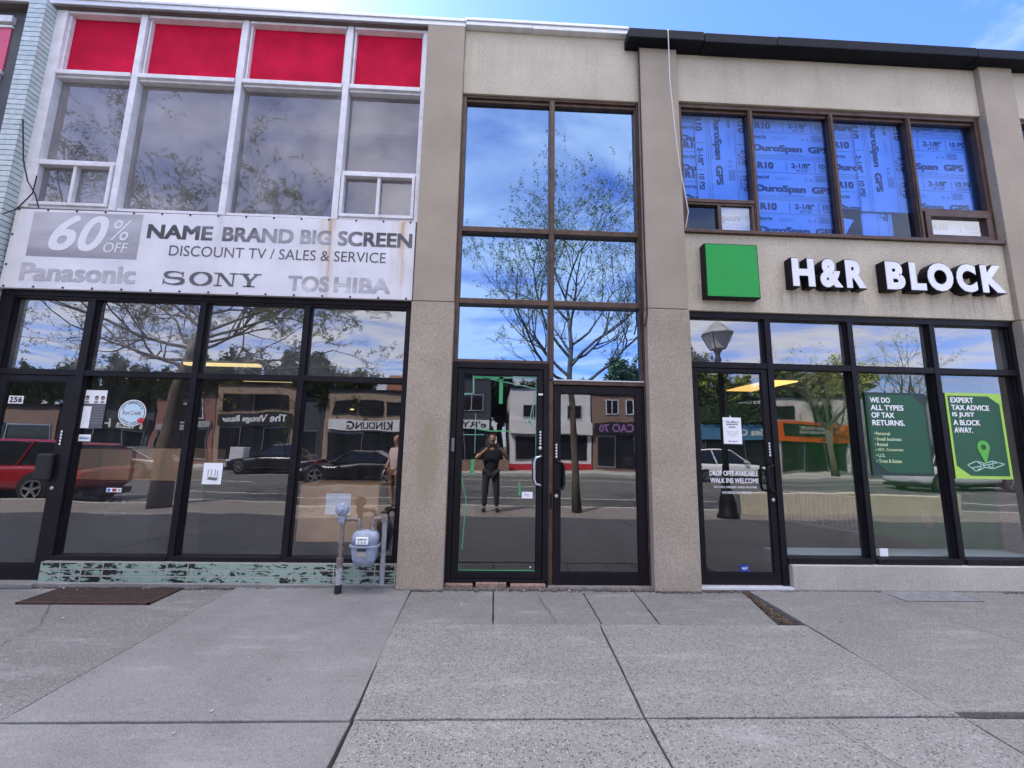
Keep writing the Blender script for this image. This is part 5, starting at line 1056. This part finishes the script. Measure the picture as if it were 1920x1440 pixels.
opp('dark shop with a blue sign under ivy across the street', 12.9, 17.4, 4.3, DSID, sign=(12.95, 17.2, 2.15, 3.05, SGB, 'Sea Cafe', CREAMT, 14.9, 16.9, 2.4, 2.8), wins=[(13.6, 14.6, 3.3, 4.1)], fm=GSTU)
def orng(t, y):
    s_ = B(18.4, 21.7, y+.165, y+.2, 2.42, 3.12).build('sign_panel', SGG, t)
    twrite(s_, 'print', CREAMT, [('BARBER SHOP & SUPPLY', 19.3, 21.5, 2.82, 3.02, dict(bold=.02, flip=True)), ('NO APPOINTMENT NEEDED', 19.3, 21.6, 2.58, 2.74, dict(bold=.02, flip=True))], y+.205)
opp('cream stucco shop with an orange sign across the street', 17.9, 23.0, 5.0, CSTU, wins=[(18.2, 19.2, 3.5, 4.35), (20.9, 22.1, 3.45, 4.5)], fm=BLACKM, sign=(18.0, 22.8, 2.05, 3.3, SGO, None, None, 0, 0, 0, 0), extra=orng)
opp('pale grey house behind the white pickup across the street', 23.4, 29.0, 5.2, GSTU, wins=[(24.2, 25.2, 3.3, 4.3), (26.6, 27.6, 3.3, 4.3)])
opp('brown shop at the far right across the street', 29.2, 40.0, 4.6, BRK_B, wins=[(30, 31.2, 3.2, 4.0), (33, 34.2, 3.2, 4.0)], nsh=5)
# ------------------------------------------------------------------ trees
BARK = mat('grey brown bark', (0.11, 0.09, 0.075), 0.95, var=0.45, vs=12, bump=0.8, bs=40, stretch=(1, 1, .3))
LEAFY = mat('young yellow green leaves', (0.26, 0.29, 0.07), 0.6, var=0.35, vs=1.6)
LEAFM = mat('mid green leaves', (0.085, 0.12, 0.04), 0.6, var=0.5, vs=1.2)
LEAFD = mat('dark green leaves', (0.035, 0.06, 0.022), 0.6, var=0.5, vs=1.2)
def tree(name, label, trunk, radii, limbs, seed, levels=4, kids=(5, 5, 4), leaf=0.04, per=4, leafm=LEAFY, shrink=0.58, up=0.25, spread=0.75, lfrom=None, group=None):
    rr = random.Random(seed); t = thing(name, label, 'tree', (trunk[0][0], trunk[0][1], 0), group)
    tk = MB().tube(trunk, radii, 12); br = MB(); lv = MB(); lfrom = levels-1 if lfrom is None else lfrom
    def cluster(p):
        for _ in range(per):
            c = p + Vector((rr.gauss(0, 1), rr.gauss(0, 1), rr.gauss(0, 1)))*leaf*1.2
            a = Vector((rr.gauss(0, 1), rr.gauss(0, 1), rr.gauss(0, .7))).normalized(); b = a.orthogonal().normalized()*rr.uniform(.35, .6); s_ = leaf*rr.uniform(.6, 1.3)
            lv.add([c-a*s_, c-b*s_, c+a*s_, c+b*s_], [(0, 1, 2, 3)])
    def grow(p, d, L, r, lev):
        n_ = 6 if lev < 2 else 4; pts = [p]; rs = [r]; q = p.copy(); dd = d.copy()
        for i in range(n_):
            dd = (dd + Vector((rr.gauss(0, .16), rr.gauss(0, .16), rr.gauss(0, .12)+up*.22))).normalized(); q = q + dd*(L/n_); pts.append(q.copy()); rs.append(r*(1-.72*(i+1)/n_))
        br.tube(pts, rs, (7, 6, 5, 4, 3)[min(lev, 4)], cap=False)
        if lev >= lfrom:
            for i in range(1, len(pts)):
                for _ in range(2): cluster(pts[i]+(pts[i-1]-pts[i])*rr.random())
        if lev+1 < levels:
            k = kids[min(lev, len(kids)-1)]
            for i in range(k):
                f = rr.uniform(.25, 1.0) if i else 1.0; j = f*n_; a = int(min(j, n_-1)); pos = pts[a]+(pts[a+1]-pts[a])*(j-a)
                base = (pts[a+1]-pts[a]).normalized(); o_ = base.orthogonal().normalized(); o_ = Matrix.Rotation(rr.uniform(0, 6.28), 3, base) @ o_
                nd = (base*(1-.45*spread)+o_*rr.uniform(.5, 1.0)*spread).normalized()
                grow(pos, nd, L*shrink*rr.uniform(.7, 1.15), max(.003, rs[a]*.62), lev+1)
    for (h_, az, el, L, r) in limbs:
        j = h_*(len(trunk)-1); a = int(min(j, len(trunk)-2)); p = Vector(trunk[a])+(Vector(trunk[a+1])-Vector(trunk[a]))*(j-a)
        grow(p, Vector((math.cos(R(az))*math.cos(R(el)), math.sin(R(az))*math.cos(R(el)), math.sin(R(el)))), L, r, 0)
    tk.build('trunk', BARK, t, smooth=True); br.build('branches', BARK, t, smooth=True, keep=True); lv.build('crown', leafm, t, keep=True); return t
tree('street_tree', 'slender budding street tree reflected in the tall stair window', [(1.95, -5.1, -.1), (1.93, -5.1, .9), (1.88, -5.1, 2.4), (1.80, -5.12, 3.2), (1.84, -5.1, 4.0), (1.72, -5.1, 5.2)], [.12, .085, .07, .066, .052, .032],
     [(.50, 5, 18, 2.6, .05), (.56, 190, 24, 2.5, .045), (.60, 200, 34, 2.6, .045), (.66, 20, 40, 2.8, .045), (.70, 350, 28, 2.5, .04), (.72, 165, 40, 2.9, .042), (.80, 330, 48, 2.6, .04), (.86, 90, 55, 2.0, .035), (.90, 205, 52, 2.6, .035), (1.0, 50, 70, 2.3, .03), (1.0, 170, 62, 2.3, .03), (.75, 270, 40, 2.6, .04)], 11, levels=5, kids=(7, 5, 3, 2), leaf=.021, per=1, shrink=.55, up=.40, lfrom=4)
tree('street_tree', 'leaning budding street tree reflected in the left shop windows', [(-7.62, -5.1, -.1), (-7.66, -5.1, 1.2), (-7.6, -5.1, 2.6), (-7.35, -5.1, 3.6), (-7.15, -5.2, 4.4), (-7.1, -5.2, 5.0)], [.22, .17, .15, .12, .08, .045],
     [(.52, 178, 8, 4.2, .05), (.54, -5, 4, 3.4, .042), (.56, 206, 6, 3.8, .042), (.58, -25, 16, 3.4, .042), (.62, 193, 18, 4.2, .05), (.64, 210, 12, 4.2, .045), (.66, 345, 12, 3.4, .04), (.70, -10, 24, 2.8, .04), (.74, 188, 30, 3.8, .045), (.78, 215, 26, 3.4, .04), (.80, 250, 22, 2.6, .04), (.85, -40, 30, 1.5, .035), (.9, 182, 58, 4.0, .034), (.95, 196, 66, 4.4, .032), (.88, 172, 50, 3.2, .03), (1.0, -15, 64, 2.6, .028), (1.0, -50, 72, 2.3, .026), (.65, 300, 16, 2.4, .04)], 23, levels=5, kids=(7, 5, 3, 2), leaf=.023, per=2, shrink=.5, up=.12, lfrom=3)
tree('bare_tree', 'bare pavement tree before the cream shop across the street', [(20.3, -19.3, 0), (20.3, -19.3, 1.2), (20.25, -19.3, 2.8)], [.24, .2, .17], [(1, 20, 55, 3.2, .1), (1, 160, 50, 3.2, .1), (1, 80, 60, 3, .09), (1, 260, 55, 3, .09), (.8, 340, 45, 2.6, .07)], 5, levels=4, kids=(5, 4, 3), leaf=.05, per=1, shrink=.6, up=.3)
tree('bare_tree', 'bare pavement tree left of the pale grey house across the street', [(25.2, -19.3, 0), (25.1, -19.3, 3.4)], [.2, .15], [(1, 20, 55, 3.2, .1), (1, 170, 55, 3.2, .1), (1, 90, 65, 3, .09), (1, 270, 60, 3, .09)], 6, levels=4, kids=(5, 4, 3), leaf=.05, per=1, shrink=.6, up=.3)
big = [(-43, -31, 7.6, LEAFM), (-37.5, -31, 7.2, LEAFM), (-33, -33, 7.8, LEAFM), (-28.0, -31, 8.0, LEAFM), (-23.5, -31, 9, LEAFM), (-18.0, -33, 8.5, LEAFD), (-11.3, -24, 7.0, LEAFM), (-1.2, -33, 8.5, LEAFM), (0.3, -30.5, 7.2, LEAFD), (11.5, -32, 9, LEAFM), (15, -31.5, 9.5, LEAFD), (19.5, -32, 9, LEAFY), (25, -32, 9, LEAFM), (31, -33, 9.5, LEAFY)]
bl = ['farthest left and tallest green tree across the street', 'tall green tree beside the farthest left one', 'broad green tree behind the low brown shop', 'broad green tree behind the pizza shop', 'green tree behind the red brick house', 'dark green tree behind the tan brick shop with the black sign', 'green tree rising over the dark narrow shop', 'green tree behind the charcoal house', 'dark tree in the gap left of the white stucco shop', 'green tree behind the grey rendered shop', 'dark tree behind the ivy covered shop', 'pale budding tree behind the cream shop', 'green tree behind the pale grey house', 'pale budding tree behind the shop at the far right']
for i, (x, y, hh, lm) in enumerate(big):
    tree('broad_tree', bl[i], [(x, y, -.2), (x+.1, y, hh*.25), (x, y+.1, hh*.45)], [.35, .28, .2], [(.6+.08*k, k*62+i*20, 25+8*(k % 5), hh*.42, .12) for k in range(6)]+[(1, 40, 80, hh*.4, .1)], 100+i, levels=3, kids=(6, 6, 4), leaf=.12, per=14, leafm=lm, shrink=.55, up=.3, lfrom=1, group='trees behind the shops across the street')
iv = MB(); ri = random.Random(3)
for k in range(2600):
    x = ri.uniform(12.9, 17.4); z = 3.15+abs(ri.gauss(0, .9)); y = YF+.1+ri.uniform(0, .3)
    if z > 5.3: continue
    s_ = ri.uniform(.04, .1); a = Vector((ri.gauss(0, 1), ri.gauss(0, .4), ri.gauss(0, 1))).normalized()*s_; b = Vector((-a.z, ri.gauss(0, .02), a.x))*.6; c = Vector((x, y, z)); iv.add([c-a, c-b, c+a, c+b], [(0, 1, 2, 3)])
tag(iv.build('ivy', LEAFD, keep=True), 'dark ivy hanging over the shop with the blue sign', 'climbing plant')
ub = thing('utility_box', 'white metal utility box before the tan brick shop across the street', 'utility box', (-13.9, -18.7, 0)); B(-14.35, -13.45, -18.95, -18.4, 0, 1.15).build('cabinet', WHITEF, ub, bevel=.02); B(-14.3, -13.5, -18.39, -18.38, .1, 1.05).build('door', WHITEF, ub)
# ------------------------------------------------------------------ street lamp and low wall
lp = thing('street_lamp', 'black lantern street lamp reflected in the office door', 'street lamp', (5.25, -4.55, 0)); X, Y = 5.27, -4.55
MB().lathe([(.24, 0), (.24, .06), (.20, .12), (.19, .35), (.13, .55), (.09, .75), (.08, .9)], (X, Y, 0), 'z', 16).build('base', BLACKM, lp, smooth=True)
MB().lathe([(.085, .9), (.075, 1.2), (.065, 2.4), (.055, 3.55), (.075, 3.57), (.075, 3.63), (.05, 3.66), (.06, 3.75), (.10, 3.80), (.06, 3.84)], (X, Y, 0), 'z', 16).build('post', BLACKM, lp, smooth=True)
mb = MB(); a, b = .12, .25
for sx, sy in ((1, 1), (1, -1), (-1, 1), (-1, -1)): mb.tube([(X+a*sx, Y+a*sy, 3.86), (X+b*sx, Y+b*sy, 4.22)], .014, 6)
mb.box(X-.13, X+.13, Y-.13, Y+.13, 3.84, 3.865); mb.build('lantern_frame', BLACKM, lp)
MB().add([(X-.11, Y-.11, 3.87), (X+.11, Y-.11, 3.87), (X+.11, Y+.11, 3.87), (X-.11, Y+.11, 3.87), (X-.23, Y-.23, 4.21), (X+.23, Y-.23, 4.21), (X+.23, Y+.23, 4.21), (X-.23, Y+.23, 4.21)], [(0, 3, 2, 1), (4, 5, 6, 7), (0, 1, 5, 4), (1, 2, 6, 5), (2, 3, 7, 6), (3, 0, 4, 7)]).build('lantern_glass', mat('frosted lantern glass', (0.62, 0.60, 0.55), .4), lp)
MB().lathe([(.37, 4.22), (.36, 4.25), (.22, 4.36), (.15, 4.46), (.12, 4.48), (.06, 4.53), (.025, 4.56), (.03, 4.60), (.005, 4.64)], (X, Y, 0), 'z', 8).build('lantern_roof', mat('sunlit grey metal', (0.20, 0.20, 0.21), .5), lp)
tag(B(5.9, 11.5, -5.35, -5.12, -.05, .50).build('low_wall', mat('pale cast concrete', (0.50, 0.46, 0.38), .9, var=.15, vs=6), bevel=.02), 'low concrete wall along the kerb near the street lamp', 'wall')
# ------------------------------------------------------------------ cars
def car(label, paint, L, Wd, Hh, kind, loc, rot, cat='car', name='parked_car'):
    t = thing(name, label, cat); hw = Wd/2
    def loft(sts, prof):
        mb = MB(); n_ = None; rows = []
        for s_ in sts: rows.append(prof(*s_))
        n_ = len(rows[0]); vs = [p for r_ in rows for p in r_]
        fs = [(i*n_+k, i*n_+k+1, (i+1)*n_+k+1, (i+1)*n_+k) for i in range(len(rows)-1) for k in range(n_-1)]
        fs += [(i*n_+n_-1, i*n_, (i+1)*n_, (i+1)*n_+n_-1) for i in range(len(rows)-1)]
        fs += [tuple(range(n_)), tuple(range((len(rows)-1)*n_, len(rows)*n_))]
        return mb.add(vs, fs)
    belt = Hh*.60; gc = .18 if kind == 'coupe' else .24
    def prof(x, zb, zt, w): return [(x, -w*.86, zb), (x, -w, zb+.14), (x, -w*1.0, (zb+zt)/2), (x, -w*.97, zt-.10), (x, -w*.86, zt), (x, 0, zt+.035), (x, w*.86, zt), (x, w*.97, zt-.10), (x, w, (zb+zt)/2), (x, w, zb+.14), (x, w*.86, zb)]
    hood = belt*.93 if kind != 'pickup' else belt
    tr = belt*1.0
    sts = [(-L/2, gc+.22, tr*.78, hw*.80), (-L/2+.06, gc+.10, tr*.95, hw*.90), (-L/2+.35, gc, tr, hw*.97), (-L*.2, gc, belt, hw), (L*.12, gc, belt, hw), (L*.2, gc, hood*1.0, hw), (L/2-.5, gc, hood*.93, hw*.96), (L/2-.12, gc+.02, hood*.80, hw*.88), (L/2, gc+.12, hood*.62, hw*.78)]
    body = loft(sts, prof).build('body', paint, t, smooth=True); sb = body.modifiers.new('sub', 'SUBSURF'); sb.levels = 1; sb.render_levels = 2
    # glasshouse: windscreen foot/roof positions
    if kind == 'suv': a0, a1, b1_, b0 = -L*.47, -L*.40, L*.02, L*.20
    elif kind == 'coupe': a0, a1, b1_, b0 = -L*.40, -L*.16, L*.03, L*.21
    else: a0, a1, b1_, b0 = -L*.02, L*.0, L*.16, L*.27
    def gh(i, w0, w1, z0, z1): 
        return MB().add([(a0+i, -w0, z0), (b0-i, -w0, z0), (b0-i, w0, z0), (a0+i, w0, z0), (a1+i, -w1, z1), (b1_-i, -w1, z1), (b1_-i, w1, z1), (a1+i, w1, z1)], [(0, 3, 2, 1), (4, 5, 6, 7), (0, 1, 5, 4), (1, 2, 6, 5), (2, 3, 7, 6), (3, 0, 4, 7)])
    gh(0, hw*.86, hw*.70, belt-.03, Hh-.03).build('windows', GLD, t, bevel=.05)
    MB().add([(a1-.05, -hw*.72, Hh-.06), (b1_+.05, -hw*.72, Hh-.06), (b1_+.05, hw*.72, Hh-.06), (a1-.05, hw*.72, Hh-.06), (a1+.06, -hw*.62, Hh), (b1_-.06, -hw*.62, Hh), (b1_-.06, hw*.62, Hh), (a1+.06, hw*.62, Hh)], [(0, 3, 2, 1), (4, 5, 6, 7), (0, 1, 5, 4), (1, 2, 6, 5), (2, 3, 7, 6), (3, 0, 4, 7)]).build('roof', paint, t, bevel=.03)
    pl = MB()
    for sgn in (-1, 1):
        for xa, xb in ((a0, a1), (b0, b1_), ((a0+b0)/2-.15, (a1+b1_)/2-.1)): pl.tube([(xa, sgn*hw*.865, belt-.02), (xb, sgn*hw*.705, Hh-.04)], .035, 6)
    pl.build('pillar', paint, t)
    wr = .34 if kind != 'pickup' else .39
    for sx in (-L*.30, L*.31):
        for sy in (-1, 1):
            wl = MB().lathe([(wr*.72, -.11), (wr, -.10), (wr, .10), (wr*.72, .11)], (sx, sy*(hw-.08), wr), 'y', 24).build('wheel', RUBB, t)
            rm = MB().lathe([(wr*.70, 0), (wr*.70, sy*.02), (wr*.60, sy*.025), (wr*.60, 0)], (sx, sy*(hw+.03), wr), 'y', 24)
            for k in range(5):
                a = R(72*k+15); d = Vector((math.cos(a), 0, math.sin(a))); c = Vector((sx, sy*(hw+.035), wr)); rm.tube([c, c+d*wr*.64], [.05, .035], 4)
            rm.build('rim', CHROME, wl)
            MB().lathe([(wr*1.13, 0), (wr*1.13, sy*.02), (wr*.9, sy*.022)], (sx, sy*(hw-.005), wr+.02), 'y', 24).build('wheel_arch', RUBB, t)
    for sy in (-1, 1):
        MB().box(L/2-.30, L/2-.06, sy*hw*.72-.16, sy*hw*.72+.16, hood*.66, hood*.80).build('headlight', CHROME, t, bevel=.04)
        MB().box(-L/2-.005, -L/2+.22, sy*hw*.74-.14, sy*hw*.74+.14, tr*.72, tr*.88).build('tail_light', mat('tail light red', (0.35, 0.01, 0.015), .2), t, bevel=.04)
        MB().box(b0-.35, b0-.22, sy*(hw+.09)-.07, sy*(hw+.09)+.07, belt, belt+.13).build('side_mirror', paint, t, bevel=.03)
    B(-L/2-.02, L/2+.0, -hw*.8, hw*.8, gc-.05, gc+.1).build('undertray', RUBB, t)
    if kind == 'pickup':
        B(-L/2+.25, a0-.06, -hw*.75, hw*.75, belt-.2, belt+.045).build('bed', RUBB, t); 
    t.location = loc; t.rotation_euler.z = R(rot); return t
def paint(n_, c): return mat(n_, c, 0.3, 0.0, coat=0.8)
PB = paint('black car paint', (0.008, 0.008, 0.010)); PW = paint('white car paint', (0.62, 0.62, 0.62))
car('red sport utility car parked at the near kerb', paint('metallic red paint', (0.28, 0.008, 0.014)), 4.6, 1.85, 1.56, 'suv', (-12.75, -7.0, -.13), 180)
car('black saloon on the road reflected beside the meter window', PB, 4.6, 1.85, 1.42, 'coupe', (-5.6, -13.2, -.13), 180)
car('black saloon waiting behind the other black saloon', PB, 4.5, 1.82, 1.42, 'coupe', (-10.6, -16.4, -.13), 180)
car('grey saloon across from the cardboard boxes', paint('grey car paint', (0.16, 0.16, 0.15)), 4.5, 1.82, 1.42, 'coupe', (-16.5, -14.4, -.13), 180)
car('white pickup truck driving away reflected in the office windows', PW, 5.6, 2.0, 1.85, 'pickup', (21.5, -14.2, -.13), 0, cat='truck')
car('white sport utility car at the far kerb near the blue sign', PW, 4.6, 1.85, 1.66, 'suv', (11.9, -16.6, -.13), 0)
# ------------------------------------------------------------------ people
def skin(name, pts, chains, m, parent, sub=2):
    """pts: name -> (x, y, z, radius); chains: lists of names; first name of the first chain is the root"""
    keys = list(pts); o0 = ORG.get(parent.name, Vector((0, 0, 0))); es = set()
    for c in chains:
        for a, b in zip(c[:-1], c[1:]): es.add((keys.index(a), keys.index(b)))
    me = bpy.data.meshes.new(name); me.from_pydata([(pts[k][0]-o0.x, pts[k][1]-o0.y, pts[k][2]-o0.z) for k in keys], list(es), [])
    o = bpy.data.objects.new(name, me); COL.objects.link(o); o.parent = parent; ORG[o.name] = o0; me.materials.append(m)
    md = o.modifiers.new('skin', 'SKIN'); md.use_smooth_shade = True
    sl = me.skin_vertices[0].data
    for i, k in enumerate(keys):
        r = pts[k][3]; sl[i].radius = (r, r) if not isinstance(r, tuple) else r; sl[i].use_root = (k == chains[0][0])
    s_ = o.modifiers.new('sub', 'SUBSURF'); s_.levels = 1; s_.render_levels = sub
    return o
def person(label, x, y, z0, yaw, skinm, shirtm, trousm, hairm, arms, shorts=False, sc=1.0):
    """faces +y before yaw; arms: (left elbow, left wrist, right elbow, right wrist) in local coordinates"""
    t = thing('person', label, 'person', (0, 0, 0)); le, lw_, re, rw = arms
    P = dict(pel=(0, 0, .94, .09), waist=(0, .0, 1.08, .095), chest=(0, .0, 1.28, .12), neck0=(0, -.01, 1.42, .065), neck=(0, .0, 1.49, .055), head=(0, .02, 1.60, .085), brow=(0, .02, 1.68, .088), crown=(0, .0, 1.735, .05),
             ls=(-.19, -.01, 1.39, .06), le=(*le, .043), lm=tuple((Vector(le)+Vector(lw_))/2)+(.038,), lw=(*lw_, .028), rs=(.19, -.01, 1.39, .06), re=(*re, .043), rm=tuple((Vector(re)+Vector(rw))/2)+(.038,), rw=(*rw, .028),
             lh=(-.10, 0, .86, .075), lk=(-.13, .02, .50, .06), lc=(-.135, -.01, .36, .058), la=(-.14, -.02, .09, .036), lf=(-.148, .05, .045, .02), rh=(.10, 0, .86, .075), rk=(.13, .02, .50, .06), rc=(.135, -.01, .36, .058), ra=(.14, -.02, .09, .036), rf=(.148, .05, .045, .02),
             nose=(0, .125, 1.60, .014), nb=(0, .09, 1.615, .03))
    body = skin('body', P, [['pel', 'waist', 'chest', 'neck0', 'neck', 'head', 'brow', 'crown'], ['chest', 'ls', 'le', 'lm', 'lw'], ['chest', 'rs', 're', 'rm', 'rw'], ['pel', 'lh', 'lk', 'lc', 'la', 'lf'], ['pel', 'rh', 'rk', 'rc', 'ra', 'rf'], ['head', 'nb', 'nose']], skinm, t)
    def mid(a, b, f): return tuple(Vector(a)+(Vector(b)-Vector(a))*f)
    lsl, rsl = mid(P['ls'][:3], le, .62), mid(P['rs'][:3], re, .62)
    Q = dict(waist=(0, 0, 1.06, .145), hem=(0, 0, .90, .150), chest=(0, 0, 1.28, .155), col=(0, -.01, 1.43, .075), ls=(-.19, -.01, 1.385, .078), le=(*lsl, .066), rs=(.19, -.01, 1.385, .078), re=(*rsl, .066))
    skin('shirt', Q, [['waist', 'chest', 'col'], ['waist', 'hem'], ['chest', 'ls', 'le'], ['chest', 'rs', 're']], shirtm, t)
    end = .52 if shorts else .10
    T = dict(pel=(0, 0, .95, .142), lh=(-.10, 0, .86, .108), rh=(.10, 0, .86, .108), lk=(-.13, .02, max(.5, end), .080), rk=(.13, .02, max(.5, end), .080))
    ch = [['pel', 'lh', 'lk'], ['pel', 'rh', 'rk']]
    if not shorts: T.update(la=(-.14, -.02, end, .062), ra=(.14, -.02, end, .062)); ch = [['pel', 'lh', 'lk', 'la'], ['pel', 'rh', 'rk', 'ra']]
    skin('trousers', T, ch, trousm, t)
    for sx in (-1, 1):
        skin('shoe', dict(h=(sx*.14, -.05, .045, .045), m=(sx*.15, .05, .045, .048), f=(sx*.162, .15, .035, .036)), [['h', 'm', 'f']], RUBB, t)
        MB().lathe([(.004, -.008), (.011, 0), (.004, .008)], (sx*.034, .098, 1.635), 'y', 10).build('eye', BLK, t)
        MB().lathe([(.005, -.012), (.02, -.006), (.02, .006), (.005, .012)], (sx*.088, .01, 1.61), 'x', 10).build('ear', skinm, t, smooth=True)
    B(-.025, .025, .098, .106, 1.548, 1.556).build('mouth', mat('lip tone', (0.28, 0.10, 0.09), .6), t)
    skin('hair', dict(a=(0, .035, 1.735, .068), b=(0, -.02, 1.73, .085), c=(0, -.045, 1.66, .075), d=(0, -.05, 1.60, .06)), [['b', 'a'], ['b', 'c', 'd']], hairm, t)
    for sgn, w_, el in ((-1, Vector(lw_), Vector(le)), (1, Vector(rw), Vector(re))):
        d = (w_-el).normalized(); side = Vector((0, 1, 0)).cross(d); side = side.normalized() if side.length > .1 else Vector((1, 0, 0)); fw = side.cross(d).normalized()
        H = dict(wr=(*w_, .026), pa=(*(w_+d*.06), .032)); chs = [['wr', 'pa']]
        for i, (off, ln_) in enumerate(((-.027, .062), (-.009, .072), (.010, .068), (.027, .052))):
            b0 = w_+d*.085+side*off; b1 = b0+d*ln_*.5-fw*.006; b2 = b0+d*ln_*.85-fw*.022
            H[f'a{i}'] = (*b0, .010); H[f'b{i}'] = (*b1, .0088); H[f'c{i}'] = (*b2, .0075); chs.append(['pa', f'a{i}', f'b{i}', f'c{i}'])
        tb = w_+d*.035-side*sgn*.035; H['t0'] = (*tb, .011); H['t1'] = (*(tb+d*.04-side*sgn*.018), .009); chs.append(['wr', 't0', 't1'])
        skin('hand', H, chs, skinm, t)
    t.location = (x, y, z0); t.rotation_euler.z = R(yaw); t.scale = (sc, sc, sc); return t
SKN = mat('skin', (0.42, 0.24, 0.17), .6); HAIRD = mat('dark brown hair', (0.04, 0.025, 0.018), .8)
NAVY = mat('dark navy cotton', (0.012, 0.013, 0.02), .9); JEAN = mat('charcoal denim', (0.035, 0.037, 0.045), .9)
person('person in a navy polo shirt and dark jeans holding up a phone', -0.07, -4.98, 0.0, -2, SKN, NAVY, JEAN, HAIRD, ((-.36, .14, 1.20), (-.085, .285, 1.44), (.36, .16, 1.22), (.16, .285, 1.44)), sc=1.01)
ph = thing('phone', 'black phone held level in front of the face', 'phone', (-.04, -4.63, 1.50)); B(-.125, .035, -4.636, -4.627, 1.462, 1.538).build('case', BLK, ph, bevel=.004)
MB().lathe([(.008, 0), (.008, -.003)], (.015, -4.6255, 1.523), 'y', 12).build('lens', GLD, ph)
person('person in a pale pink shirt and brown shorts standing at the kerb', -2.25, -5.05, -.004, 40, SKN, mat('pale pink cotton', (0.55, 0.42, 0.44), .9), mat('brown cotton', (0.16, 0.085, 0.05), .9), HAIRD, ((-.24, .03, 1.12), (-.22, .16, .92), (.24, .03, 1.12), (.22, .14, .92)), shorts=True)
